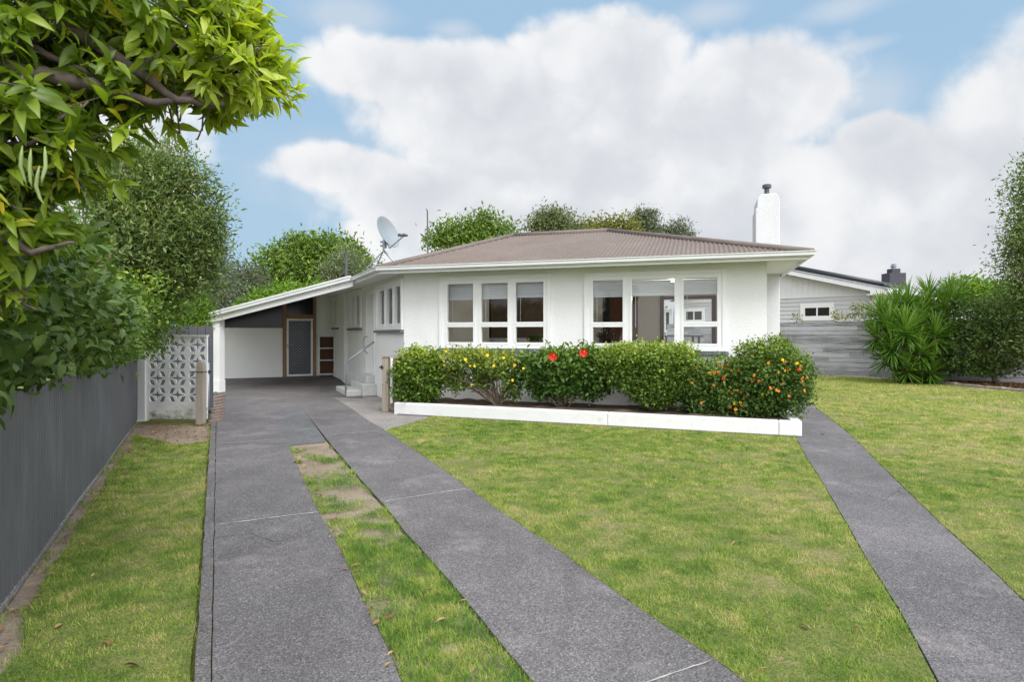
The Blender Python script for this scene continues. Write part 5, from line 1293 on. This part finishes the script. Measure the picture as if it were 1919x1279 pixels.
# ------------------------------------------------------------------ weathered timber fence on the right
tf = thing('timber_fence', 'weathered grey horizontal board fence at the back of the right lawn', 'fence', (*pb, 0))
mb = MB(); ht = 1.84; rows = 12
for (a, c) in ((p0f, pb), (pb, pcf)):
    d = unit(c - a); fr = Frame(a, d, np.array((d[1], -d[0]))); Lg = float(np.linalg.norm(c - a))
    for i in range(rows):
        z0 = .02 + i * (ht / rows); x = -rng.uniform(0, 2.0)
        while x < Lg:
            ln = rng.uniform(1.6, 3.6); xa, xb = max(0, x), min(Lg, x + ln)
            if xb - xa > .02:
                dn_ = rng.uniform(-.008, .008); drop = rng.uniform(0, .012)
                mb.fbox(fr, xa, xb - .004, dn_ - .02, dn_ + .02, z0 + drop * .3, z0 + ht / rows - rng.uniform(.004, .011), rng.random())
            x += ln
mb.build('boards', M['weathered'], tf)
mb = MB()
for (a, c) in ((p0f, pb), (pb, pcf)):
    d = unit(c - a); Frame_ = Frame(a, d, np.array((d[1], -d[0]))); mb.fbox(Frame_, 0, float(np.linalg.norm(c - a)), -.030, -.0285, .03, ht - .03)
mb.build('gap_dark_sheet', M['dark'], tf)  # dark sheet added behind the boards to paint their gaps as shade
mb = MB()
for (a, c) in ((p0f, pb), (pb, pcf)):
    d = unit(c - a); fr = Frame(a, d, np.array((d[1], -d[0])))
    for x in np.arange(.3, np.linalg.norm(c - a), 2.1): mb.fbox(fr, x, x + .1, -.13, -.031, 0, ht - .05)
mb.build('posts', M['grey_timber'], tf)

# mulch bed with stone edging
mu = MB(); e_far = E1 + (E1 - E0) * 1.5
mu.prism([G(1700, 714)[:2], E0, E1, e_far, pcf - np.array((0, .05)), pb + np.array((.2, -.05))], -.04, .03)
tag(mu.build('mulch_bed', M['mulch']), kind='structure')
q = []
for _ in range(2600):
    t, s = rng.random(), rng.random(); a = E0 + (e_far - E0) * t; c = pb + (pcf - pb) * t; p = a + (c - a) * s; q.append((*p, .035 + .02 * rng.random()))
litter('bark_mulch', q, 'red brown bark mulch along the foot of the dark board fence', (.05, .11))
st_ = MB(); dE = unit(E1 - E0); nE = np.array((dE[1], -dE[0])); x = 0
while x < np.linalg.norm(e_far - E0):
    w_ = rng.uniform(.16, .30); p = E0 + dE * x
    fr = Frame(p, dE, nE); st_.fbox(fr, .005, w_ - .012, -.06 + rng.uniform(-.02, .02), .07, -.03, .06 + rng.uniform(-.015, .02)); x += w_
tag(st_.build('stone_edging', M['stone'], bevel=.012), 'row of small grey stones edging the mulch bed', 'edging stones')

# ------------------------------------------------------------------ neighbouring house
nb_o = np.array(P(1631, 0, 25.0)[:2]); nu = unit(np.array((-.66, .751))); nn = np.array((-nu[1], nu[0]))
NB = Frame(nb_o, nu, nn)
nh = thing('neighbour_house', 'grey weatherboard house with white gable behind the timber fence', 'house', (*(nb_o + nu * 4.5 - nn * 5), 0))
zw = NB.at(1631, 552)[1]; RU = 4.6; WN = 9.2
mb = MB(); z = .1; wb_ = .185
nwin = rect(NB, 1501, 1564.5, 568.5, 601, 1533); 
n2 = rect(NB, 1281.5, 1322, 578, 606, 1301); n3 = rect(NB, 1244.5, 1260, 580, 624, 1252)
while z < zw - .01:
    z1 = min(z + wb_, zw)
    segs = [(0.0, WN)]
    mb.hexa([NB(.09, 0, z), NB(WN, 0, z), NB(WN, .032, z), NB(.09, .032, z), NB(.09, 0, z1), NB(WN, 0, z1), NB(WN, .008, z1), NB(.09, .008, z1)])
    z = z1
mb.fbox(NB, 0, .089, -.2, .036, .1, zw); mb.fbox(NB, 0, WN, -10, -.001, 0, zw); mb.build('wall', M['weatherboard'], nh)
(ua, za), (ub, zb_) = NB.at(1483, 516, .5), NB.at(1660, 551.5, .5)
sl_ = (za - zb_) / (ua - ub); zg = lambda u: zb_ + sl_ * ((u if u <= RU else 2 * RU - u) - ub)
mb = MB(); mb.add([NB(0, .012, zw), NB(RU * 2, .012, zw), NB(RU * 2, .012, max(zg(RU * 2), zw + .02)), NB(RU, .012, zg(RU)), NB(0, .012, max(zg(0), zw + .02))], [(0, 1, 2, 3, 4)])
for u in np.arange(.15, WN, .235):
    if zg(u) > zw + .05: mb.fbox(NB, u, u + .03, .012, .030, zw, zg(u))
mb.fbox(NB, 0, WN, .0125, .05, zw - .03, zw + .03); mb.build('gable', M['gable_white'], nh)
ve = ub - .02
mb = MB()
for s in (0, 1):
    A0, A1 = ve, RU
    f_u = (lambda u: u) if s == 0 else (lambda u: 2 * RU - u)
    mb.hexa([NB(f_u(A0), .47, zg(A0) - .0), NB(f_u(A1), .47, zg(A1)), NB(f_u(A1), .50, zg(A1)), NB(f_u(A0), .50, zg(A0)), NB(f_u(A0), .47, zg(A0) + .20), NB(f_u(A1), .47, zg(A1) + .20), NB(f_u(A1), .50, zg(A1) + .20), NB(f_u(A0), .50, zg(A0) + .20)])
mb.build('bargeboard', M['gable_white'], nh)
mb = MB()
for s in (0, 1):
    f_u = (lambda u: u) if s == 0 else (lambda u: 2 * RU - u)
    a, c = ve - .05, RU
    mb.hexa([NB(f_u(a), -10.5, zg(a) + .16), NB(f_u(c), -10.5, zg(c) + .16), NB(f_u(c), .52, zg(c) + .205), NB(f_u(a), .52, zg(a) + .205), NB(f_u(a), -10.5, zg(a) + .21), NB(f_u(c), -10.5, zg(c) + .21), NB(f_u(c), .52, zg(c) + .245), NB(f_u(a), .52, zg(a) + .245)])
rfn = mb.build('roof', M['grey_roof'], nh)
mb = MB(); mb.fbox(NB, ve - .12, ve + .02, -10.4, .46, zg(ve) + .05, zg(ve) + .19); mb.build('gutter', M['gutter'], nh)
mb = MB(); mb.fbox(NB, ve + .03, .0, -10.3, .45, zg(ve) + .0, zg(ve) + .04); mb.build('soffit', M['soffit'], nh)
mb = MB(); uu = ve - .05; mb.tube([NB(uu, .3, zg(ve) + .05), NB(uu, .3, zg(ve) - .10), NB(-.06, .12, zg(ve) - .28), NB(-.06, .06, zg(ve) - .5)], .05, 8); mb.build('downpipe', M['gutter'], nh, smooth=True)
mb = MB()
for k_ in range(5):
    n0 = -.75 - k_ * .16
    mb.tube([NB(RU - .5, n0, zg(RU - .5) + .36), NB(ve + .4, n0, zg(ve + .4) + .36)], .10, 8)
mb.tube([NB(ve + .42, -.6, zg(ve + .42) + .33), NB(ve + .42, -1.7, zg(ve + .42) + .33)], .06, 8)
mb.build('solar_collector', M['rubber'], rfn, smooth=True)
mb = MB()
c_ = P(1674.5, 520, 31); s = 31 / F
mb.box(c_[0] - 16 * s, c_[0] + 14 * s, 30.6, 31.3, 3.2, P(0, 513, 31)[2]); mb.box(c_[0] - 8 * s, c_[0] + 7 * s, 30.75, 31.2, P(0, 513, 31)[2] - .001, P(0, 504.5, 31)[2])
chn = mb.build('chimney', M['black_brick'], nh)
mb = MB(); mb.lathe((c_[0], 31.0, P(0, 504.5, 31)[2]), (0, 0, 1), [(0, 0), (.10, 0), (.10, .08), (.16, .12), (.16, .15), (.09, .17), (.09, .21), (.14, .24), (0, .27)], 16); mb.build('cowl', M['galv'], chn)
def nwindow(o, npan, t=.14):
    w_ = wall_with_holes(NB, o[0], o[1], o[2], o[3], .033, .065, [(o[0] + t + i * ((o[1] - o[0] - 2 * t + .06) / npan), o[0] + t + (i + 1) * ((o[1] - o[0] - 2 * t + .06) / npan) - .06, o[2] + t, o[3] - t) for i in range(npan)]).build('window', M['white'], nh)
    MB().quad(NB(o[0] + .05, .045, o[2] + .05), NB(o[1] - .05, .045, o[2] + .05), NB(o[1] - .05, .045, o[3] - .05), NB(o[0] + .05, .045, o[3] - .05)).build('pane', M['dark_glass'], w_)
    return w_
nwindow(nwin, 2, .2); nwindow(n2, 2, .17)
w3 = nwindow(n3, 1, .16); 
gs = thing('garage', 'small pale roofed outbuilding beyond the spiky yucca', 'outbuilding', P(1800, 640, 33))
mb = MB(); a, c = P(1735, 551, 33), P(1832, 564, 33)
mb.hexa([(a[0], 33, a[2]), (c[0], 33, c[2]), (c[0], 38, c[2]), (a[0], 38, a[2]), (a[0], 33, a[2] + .15), (c[0], 33, c[2] + .15), (c[0], 38, c[2] + .15), (a[0], 38, a[2] + .15)]); mb.build('roof', M['grey_roof'], gs)
MB().box(a[0], c[0] - .5, 33.4, 37.6, 0, c[2] - .02).build('wall', M['weatherboard'], gs)

# outdoor table beyond the back window
ot = thing('outdoor_table', 'dark outdoor table seen through the house in the right front window', 'table', P(1270, 660, 19.5))
c = P(1275, 629, 19.5); mb = MB(); mb.box(c[0] - .65, c[0] + .65, 19.2, 20.0, c[2] - .05, c[2]); mb.build('table_top', M['rubber'], ot)
for sx in (-.55, .5):
    for sy in (19.25, 19.9): MB().box(c[0] + sx, c[0] + sx + .06, sy, sy + .06, 0, c[2] - .051).build('leg', M['rubber'], ot)

# climbing growth along the fence top
cw = thing('climbing_plant', 'straggly yellow green creeper along the top of the timber fence', 'climbing plant', (*pb, 1.7))
E = []
for px, py, rx, rz in [(1493, 597, 7, 8), (1565, 592, 10, 10), (1590, 596, 14, 8), (1612, 594, 16, 9), (1632, 585, 14, 18), (1605, 578, 8, 12), (1650, 590, 12, 18)]:
    E.append(epx(px, py, 20.6 - (px - 1490) / 200 * 2, rx, rz, .15))
foliage('foliage', L['autumn'], cw, E, 170, 6, .06, .07, .035, inner=.1, lump=.4)

# ------------------------------------------------------------------ yucca clump
yc = thing('yucca', 'large multi-headed spiky yucca in front of the timber fence', 'yucca', G(1722, 719))
heads = [(1696, 610, 1.0, 17.1), (1752, 618, .95, 17.1), (1728, 575, .9, 17.6), (1668, 600, .95, 17.5), (1702, 560, 1.0, 17.8), (1780, 552, 1.0, 17.9), (1652, 580, .9, 17.9), (1672, 640, .9, 17.3), (1724, 650, .85, 17.0), (1768, 590, .9, 17.7), (1660, 660, .75, 17.5), (1700, 680, .75, 17.1), (1745, 685, .7, 17.1), (1682, 565, .85, 17.9), (1740, 548, .9, 18.1), (1770, 650, .7, 17.4), (1795, 552, .8, 18.2), (1762, 572, .85, 17.9), (1715, 600, .9, 17.4), (1640, 620, .8, 17.8)]
yb = G(1722, 717)
def straps(name, C_, D_, U_, Lc, Wc, Rc):
    V, Fc, R = leaf_arrays(C_, D_, U_, Lc, Wc, T_STRAP, Rc, Lc * 1.2); V[:, 2] = np.maximum(V[:, 2], .01)
    mesh_obj(name, V, Fc, L['yucca'], yc, R)
for px, py, s, Y in heads:
    hc = P(px, py + 8, Y); n = 135
    t = rng.random(n); ph = rng.uniform(0, 6.28, n); el = math.pi / 2 - (t ** .85) * 2.35
    d = np.column_stack([np.cos(ph) * np.cos(el), np.sin(ph) * np.cos(el), np.sin(el)])
    straps('leaf_rosette', hc - np.outer(t, (0, 0, .22)) + d * .03, d + np.array((0, 0, -.05)), np.column_stack([-np.cos(ph) * np.sin(el), -np.sin(ph) * np.sin(el), np.cos(el) + .01]),
           s * (.78 - .18 * t) * rng.uniform(.8, 1.12, n), np.full(n, .036), np.clip(.66 - .5 * t + rng.normal(size=n) * .16, 0, .9) + (rng.random(n) < .04) * .1)
    b0 = np.array((yb[0] + (hc[0] - yb[0]) * .35, yb[1] + (hc[1] - yb[1]) * .4, 0))
    MB().tube([b0, (b0 + hc) / 2 + np.array((hc[0] - b0[0], 0, 0)) * .15, hc - np.array((0, 0, .05))], [.06, .05, .045], 8).build('stem', M['bark'], yc, smooth=True)
n = 260; ph = rng.uniform(0, 6.28, n)
straps('basal_leaves', np.column_stack([yb[0] + rng.normal(size=n) * .45, yb[1] + rng.normal(size=n) * .25, rng.uniform(.2, .8, n)]), np.column_stack([np.cos(ph), np.sin(ph), rng.uniform(-1.6, -.2, n)]),
       np.column_stack([np.cos(ph), np.sin(ph), np.ones(n)]), rng.uniform(.3, .5, n), np.full(n, .04), np.clip(rng.normal(.75, .2, n), 0, 1))

# ------------------------------------------------------------------ trees and shrubs
def tree(name, label, mat, E, clusters, per, cr, ln, wd, base, nbr=18, tr=.10, top=None, cat='tree', tpl=T_SIMPLE, r0=.03, barkm='bark', group=None, crown='crown', **kw):
    o = thing(name, label, cat, base, group)
    f, C = foliage(crown, mat, o, E, clusters, per, cr, ln, wd, tpl, **kw)
    E_ = np.array(E); ctr = E_[:, :3].mean(0)
    tt = top if top is not None else np.array((base[0] + (ctr[0] - base[0]) * .6, base[1] + (ctr[1] - base[1]) * .6, base[2] + (ctr[2] - base[2]) * .6))
    branches('trunk', M[barkm], o, base, C, nbr, r0, .006, .06, 5, tt, tr)
    return o, C
def blobs(cx, cy, Y, rx, ry, n, r, seed_shape=None, jit=.75, depth=1.0):
    out = []
    for i in range(n):
        a = rng.uniform(0, 6.28); t = rng.random() ** .5 * jit
        px, py = cx + rx * t * math.cos(a), cy + ry * t * math.sin(a)
        rr = r * rng.uniform(.75, 1.25); out.append(epx(px, py, Y + rng.normal() * depth, rr, rr * rng.uniform(.75, 1.0)))
    return out

# camellia hedge plant on the right
E = [epx(1810, 650, 17.2, 60, 55), epx(1760, 640, 17.6, 36, 50), (*P(1850, 600, 17.2), .75, .75, .6), epx(1800, 600, 17.4, 50, 36), epx(1870, 650, 16.8, 55, 60), epx(1840, 690, 16.6, 30, 20), epx(1900, 600, 17, 50, 60), epx(1860, 640, 16.7, 50, 55)]
tree('camellia_bush', 'broad dark glossy camellia bush beside the yucca on the right', L['camellia'], E, 2000, 9, .11, .085, .045, G(1873, 722), 26, .07, cat='bush', inner=.55, lump=.3, rnd_spread=.6, zmin=.25)
E = [epx(1945, 330, 15.5, 26, 40), epx(1955, 400, 15.5, 40, 55), epx(1932, 440, 15.3, 34, 46), epx(1950, 300, 15.5, 18, 40), epx(1928, 500, 15.5, 38, 40), epx(1950, 480, 15.5, 60, 90), epx(1960, 380, 15.8, 60, 90), epx(1925, 560, 15.7, 46, 50), epx(1960, 620, 15.7, 60, 80)]
tree('tall_evergreen_tree', 'tall fine leaved evergreen tree cut off by the right edge', L['fine'], E, 1700, 12, .16, .10, .036, (*G(1960, 735)[:2], 0), 40, .12, inner=.25, lump=.4, up=.35, zmin=.5)
E = [epx(1800, 540, 24, 26, 20), epx(1835, 545, 24, 24, 18), epx(1790, 552, 24, 14, 14), epx(1860, 560, 24, 26, 22), epx(1815, 560, 24, 30, 16), epx(1890, 560, 24, 30, 30)]
tree('lime_green_tree', 'bright lime green rounded bush behind the dark camellia', L['lime'], E, 620, 10, .16, .16, .07, (*P(1830, 0, 24)[:2], 0), 16, .1, inner=.5, lump=.25)

# left boundary planting
def fpt(Y, back, z): p = fb(Y, -back); return np.array((p[0], p[1], z))
E = []
for Y, back, z, r1, r2 in [(2.6, .42, 1.4, .60, .5), (3.1, .42, 1.62, .62, .55), (3.6, .38, 1.5, .62, .52), (3.9, .55, 1.95, .65, .5), (4.3, .36, 1.55, .68, .55), (4.8, .45, 1.95, .70, .52), (5.2, .32, 1.5, .66, .52), (5.7, .45, 1.75, .66, .55), (2.2, .6, 1.5, .6, .6)]:
    E.append((*fpt(Y, back, z), r1, r1, r2))
tree('camellia_hedge', 'dark glossy camellia growing over the charcoal iron fence', L['camellia'], E, 2900, 9, .085, .085, .046, fpt(3.9, .8, 0), 40, .06, cat='hedge', tpl=T_MID, inner=.6, lump=.3, droop=.25, up=.1, out=.5, zmin=1.04, r0=.02)
E = []
for Y, back, z, r1, r2 in [(6.0, .3, 1.55, .66, .58), (6.6, .25, 1.5, .74, .6), (7.2, .22, 1.7, .85, .65), (7.9, .2, 1.7, .92, .68), (8.6, .12, 1.85, 1.0, .75), (9.3, .1, 1.9, 1.05, .8), (8.2, .4, 1.3, .7, .42), (7.0, .4, 1.25, .6, .35), (9.9, .2, 2.1, 1.0, .8), (10.8, .6, 2.2, .9, .9), (10.4, .7, 1.5, .75, .6)]:
    E.append((*fpt(Y, back, z), r1, r1, r2))
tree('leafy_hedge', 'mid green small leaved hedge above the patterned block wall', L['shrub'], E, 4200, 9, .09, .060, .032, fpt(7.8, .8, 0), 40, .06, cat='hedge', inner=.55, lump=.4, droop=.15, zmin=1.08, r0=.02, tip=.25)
E = [epx(300, 330, 8.2, 62, 44), epx(245, 345, 7.8, 60, 50), epx(350, 400, 8.4, 52, 48), epx(290, 420, 8.0, 70, 60), epx(230, 430, 7.6, 60, 60), epx(370, 455, 8.6, 34, 40), epx(330, 480, 8.4, 60, 50), epx(200, 370, 7.6, 50, 60), epx(265, 490, 7.9, 60, 40), epx(378, 400, 8.6, 26, 30), epx(385, 500, 8.8, 22, 30), epx(330, 530, 8.6, 50, 40), epx(312, 288, 8.3, 20, 18), epx(362, 335, 8.4, 24, 20), epx(402, 425, 8.6, 17, 18), epx(408, 470, 8.7, 14, 16), epx(275, 280, 8.2, 22, 14), epx(388, 362, 8.5, 16, 16), epx(240, 290, 8.0, 20, 16), epx(395, 530, 8.8, 14, 20), epx(345, 300, 8.4, 12, 16)]
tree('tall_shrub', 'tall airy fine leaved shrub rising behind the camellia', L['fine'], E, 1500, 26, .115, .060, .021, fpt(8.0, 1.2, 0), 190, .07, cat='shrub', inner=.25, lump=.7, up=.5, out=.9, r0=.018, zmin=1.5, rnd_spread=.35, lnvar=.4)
E = [epx(366, 570, 13.5, 20, 30), epx(378, 592, 13.5, 16, 18), epx(352, 600, 13.2, 22, 30)]
tree('feathery_tree', 'small bright green feathery tree beside the carport corner', L['lime'], E, 420, 10, .10, .10, .018, (*P(362, 0, 13.5)[:2], 0), 22, .05, inner=.3, lump=.35, zmin=.4)
E = [epx(382, 480, 21.5, 40, 46), epx(400, 530, 21.5, 40, 50), epx(370, 540, 21, 30, 50), epx(420, 560, 22, 36, 40), epx(395, 455, 21.5, 28, 30), epx(405, 585, 22, 40, 36)]
tree('grey_green_tree', 'dull grey green tree between the tall shrub and the carport roof', L['greygreen'], E, 900, 10, .17, .11, .03, (*P(398, 0, 21.8)[:2], 0), 30, .12, inner=.4, lump=.35)
E = [epx(450, 530, 24, 38, 34), epx(465, 560, 24, 36, 36), epx(435, 510, 24, 22, 22), epx(478, 530, 24.5, 26, 30)]
tree('silvery_tree', 'pale silvery leaved tree left of the big green tree behind the carport', L['greygreen'], E, 520, 9, .2, .15, .035, (*P(455, 0, 24)[:2], 0), 26, .12, inner=.3, lump=.4)
E = [epx(560, 500, 30, 62, 46), epx(620, 480, 30, 48, 34), epx(520, 510, 30, 42, 36), epx(590, 530, 30, 70, 50), epx(650, 510, 30, 34, 40), epx(505, 545, 29.5, 36, 34), epx(560, 465, 30, 30, 18), epx(600, 465, 30, 34, 20), epx(664, 480, 30, 16, 18), epx(540, 545, 30, 60, 40)]
tree('broad_green_tree', 'broad fresh green tree standing behind the carport roof', L['tree'], E, 1700, 10, .30, .24, .10, (*P(570, 0, 30)[:2], 0), 34, .22, inner=.5, lump=.4, r0=.06)
E = [epx(500, 570, 21, 34, 24), epx(545, 560, 21, 44, 24), epx(590, 552, 21, 30, 16), epx(470, 590, 21, 30, 20), epx(520, 590, 21, 50, 26)]
tree('citrus_tree', 'bright glossy green tree just above the carport roof', L['lime'], E, 650, 9, .16, .15, .07, (*P(530, 0, 21)[:2], 0), 18, .1, inner=.5, lump=.3)
E = [epx(640, 500, 24, 22, 30), epx(615, 515, 24, 18, 20), epx(665, 505, 24, 20, 26), epx(640, 530, 24, 40, 18), epx(655, 480, 24, 12, 14)]
tree('olive_tree', 'pale olive tree behind the dark flue pipe', L['olive'], E, 420, 10, .17, .15, .03, (*P(645, 0, 24)[:2], 0), 22, .1, inner=.3, lump=.45, up=.5)
E = [epx(690, 495, 26, 14, 14), epx(702, 488, 26, 12, 12), epx(680, 510, 26, 14, 14)]
tree('sparse_tree', 'thin sparse treetop under the satellite dish', L['tree'], E, 46, 8, .14, .15, .06, (*P(692, 0, 26)[:2], 0), 16, .06, inner=.1, lump=.4)
E = [epx(865, 440, 32, 46, 24), epx(910, 432, 32, 40, 26), epx(830, 448, 32, 28, 20), epx(945, 440, 32, 30, 20), epx(890, 460, 32, 80, 24), epx(838, 428, 32, 10, 10), epx(912, 412, 32, 14, 10)]
tree('roadside_tree', 'light green treetop above the left slope of the brown roof', L['tree'], E, 720, 10, .30, .22, .09, (*P(885, 0, 32)[:2], 0), 40, .2, inner=.3, lump=.5, r0=.05)
E = [epx(1030, 412, 34, 34, 18), epx(1060, 418, 34, 20, 18), epx(1005, 424, 34, 20, 14), epx(1040, 435, 34, 54, 18), epx(1028, 402, 34, 14, 9)]
tree('bluish_tree', 'greyish green treetop directly above the flat roof ridge', L['dull'], E, 460, 10, .28, .2, .07, (*P(1030, 0, 34)[:2], 0), 22, .2, inner=.35, lump=.5)
E = [epx(1100, 428, 36, 18, 10), epx(1118, 422, 36, 12, 14), epx(1080, 432, 36, 16, 8), epx(1140, 425, 36, 16, 14), epx(1165, 420, 36, 22, 16), epx(1178, 432, 36, 22, 14), epx(1120, 440, 36, 60, 10)]
tree('yellowing_tree', 'yellow tinged row of treetops right of the roof ridge', L['autumn'], E, 420, 10, .28, .2, .08, (*P(1130, 0, 36)[:2], 0), 18, .18, inner=.35, lump=.5)
E = [epx(1208, 418, 38, 18, 22), epx(1198, 405, 38, 9, 10), epx(1222, 410, 38, 9, 12), epx(1212, 435, 38, 22, 14)]
tree('dark_conifer', 'dark narrow crowned tree above the right roof slope', L['greygreen'], E, 380, 10, .22, .2, .06, (*P(1208, 0, 38)[:2], 0), 14, .2, inner=.45, lump=.4)
E = [epx(1270, 430, 40, 22, 12), epx(1276, 420, 40, 9, 8), epx(1248, 436, 40, 14, 7), epx(1290, 440, 40, 10, 6), epx(1265, 445, 40, 34, 10)]
tree('distant_tree', 'small dark treetop nearest the white chimney', L['greygreen'], E, 260, 10, .22, .2, .06, (*P(1265, 0, 40)[:2], 0), 12, .2, inner=.4, lump=.45)
# far planting that closes the horizon behind the houses
far_ = [(-19, 34, 3.6), (-26, 40, 4.2), (-13, 40, 3.0), (-2, 48, 3.2), (8, 50, 3.2), (20, 52, 3.0), (30, 46, 3.2), (38, 40, 3.6)]
ff, Cc = None, None
E = [(x, y, h * .5, 5.2, 3.5, h * .62) for x, y, h in far_]
fo, Cc = foliage('distant_hedgerow', L['tree'], None, E, 1500, 8, .4, .34, .16, inner=.6, lump=.3)
tag(fo, 'far off hedgerow closing the view behind the houses', 'hedgerow', kind='stuff')

# big leaved tree leaning in over the camera from the left
ft = thing('overhanging_tree', 'big leaved tree branch hanging in over the top left corner', 'tree', (*fb(2.6, -.75), 0))
E = [epx(60, 60, 2.4, 190, 150, .45), epx(230, 60, 2.6, 190, 110, .45), epx(395, 75, 2.8, 132, 90, .4), epx(458, 130, 2.8, 88, 84, .35), epx(90, 225, 2.3, 130, 95, .4), epx(20, 400, 2.25, 75, 110, .3), epx(230, 180, 2.6, 110, 60, .35), epx(380, 175, 2.75, 100, 34, .3), epx(440, 30, 2.8, 86, 60, .35), epx(140, 320, 2.4, 55, 60, .3), epx(-10, 560, 2.25, 46, 80, .25), epx(95, 430, 2.35, 40, 26, .2), epx(40, -60, 2.5, 220, 70, .4), epx(-120, 200, 2.2, 200, 330, .4)]
def trimmer(C):
    return (C[:, 1] > 1.7) & (C[:, 0] < -.2 * C[:, 1]) & (C[:, 2] > 1.36)
C, O = crown_points(E, 900, .12, .3, .5)
k = trimmer(C); C, O = C[k], O[k]
nc = len(C); per = 10; n = nc * per
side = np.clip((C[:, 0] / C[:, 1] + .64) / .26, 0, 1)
right = np.array((.62, -.12, .12))
axis = unit(O * .6 + right * (.3 + .8 * side)[:, None] + np.array((0, 0, 1.0)) * (.32 * side - .22 * (1 - side))[:, None] + rng.normal(size=(nc, 3)) * .35 + np.where(O[:, 2:3] < -.45, 1.0, 0) * np.array((0, 0, -.9)))
Ah = np.repeat(axis, per, 0); sp_ = rng.random(n)
Dd = unit(Ah * (.55 + .5 * np.repeat(side, per))[:, None] + unit(rng.normal(size=(n, 3))) * .85) + np.array((0, 0, -.16))
ctr = np.repeat(C, per, 0) - Ah * (sp_ * .09)[:, None] + rng.normal(size=(n, 3)) * .008
Uu = Ah * .9 + np.array((0, -.15, .7)) + rng.normal(size=(n, 3)) * .35
sz = np.clip(1.12 - .35 * (1 - sp_) + .22 * rng.normal(size=n), .35, 1.55)
tone = rng.random(nc)
rnd = np.clip(np.repeat(.26 * tone + .48 * side, per) + .30 * rng.random(n) + .05, 0, .92); yel = rng.random(n) < .035; rnd[yel] = rng.uniform(.94, 1, yel.sum())  # leaf colour brightens to the right, painting in the lit side
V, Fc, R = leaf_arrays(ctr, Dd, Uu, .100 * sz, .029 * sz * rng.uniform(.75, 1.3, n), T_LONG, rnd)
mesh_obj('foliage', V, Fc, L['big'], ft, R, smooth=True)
tw = MB()
for c_, a_ in zip(C, O):
    q_ = c_ - (a_ + right * .5) * rng.uniform(.10, .22) + rng.normal(size=3) * .04; tw.tube([q_, (q_ + c_) / 2 + rng.normal(size=3) * .012, c_], [.0045, .0035, .002], 4)
tw.build('twigs', M['bark_grey'], ft)
br = MB(); t0 = np.array((*fb(2.6, -.75), 0)); fork = P(-260, 300, 2.3)
br.tube([t0, t0 + (fork - t0) * .5 + np.array((-.05, .04, 0)), fork], [.11, .09, .07], 10)
def limb(pts, r0, r1):
    q = [P(*p) for p in pts]; out = []
    for a, c in zip(q[:-1], q[1:]):
        for i in range(4): out.append(a + (c - a) * i / 4 + rng.normal(size=3) * .005)
    out.append(q[-1]); br.tube(out, [r0 + (r1 - r0) * i / (len(out) - 1) for i in range(len(out))], 7)
limb([(-260, 300, 2.3), (0, 90, 2.3), (120, 45, 2.35), (250, 130, 2.45), (330, 190, 2.55), (420, 195, 2.65)], .05, .008)
limb([(-260, 300, 2.3), (0, 132, 2.2), (90, 142, 2.3), (200, 170, 2.4), (290, 192, 2.5), (440, 175, 2.7)], .05, .007)
limb([(0, 78, 2.25), (70, 95, 2.3), (150, 130, 2.35), (260, 200, 2.5)], .022, .005)
limb([(-100, 270, 2.2), (60, 268, 2.2), (120, 215, 2.25), (165, 190, 2.3)], .012, .004)
limb([(-260, 300, 2.3), (-40, 420, 2.15), (60, 470, 2.2), (140, 455, 2.3)], .03, .005)
limb([(330, 190, 2.55), (430, 130, 2.7), (490, 90, 2.75)], .012, .004)
limb([(250, 130, 2.45), (360, 60, 2.65), (450, 10, 2.75)], .014, .004)
br.build('branches', M['bark_grey'], ft, smooth=True)
pods = MB()
for px, py in [(42, 300), (58, 306), (84, 302), (74, 338)]:
    c = P(px, py, 2.05); w_ = rng.normal(size=2) * .012
    pods.tube([c + np.array((0, 0, .05)), c + np.array((w_[0] * .5, 0, .02)), c + np.array((w_[0], 0, -.02)), c + np.array((w_[0] * .4, w_[1], -.06)), c + np.array((-w_[0], w_[1], -.085))], [.0015, .0055, .0065, .005, .001], 7)
M['pod'] = simple('pale_pod', (.20, .26, .09), .5, .3)
pods.build('seed_pods', M['pod'], ft, smooth=True)
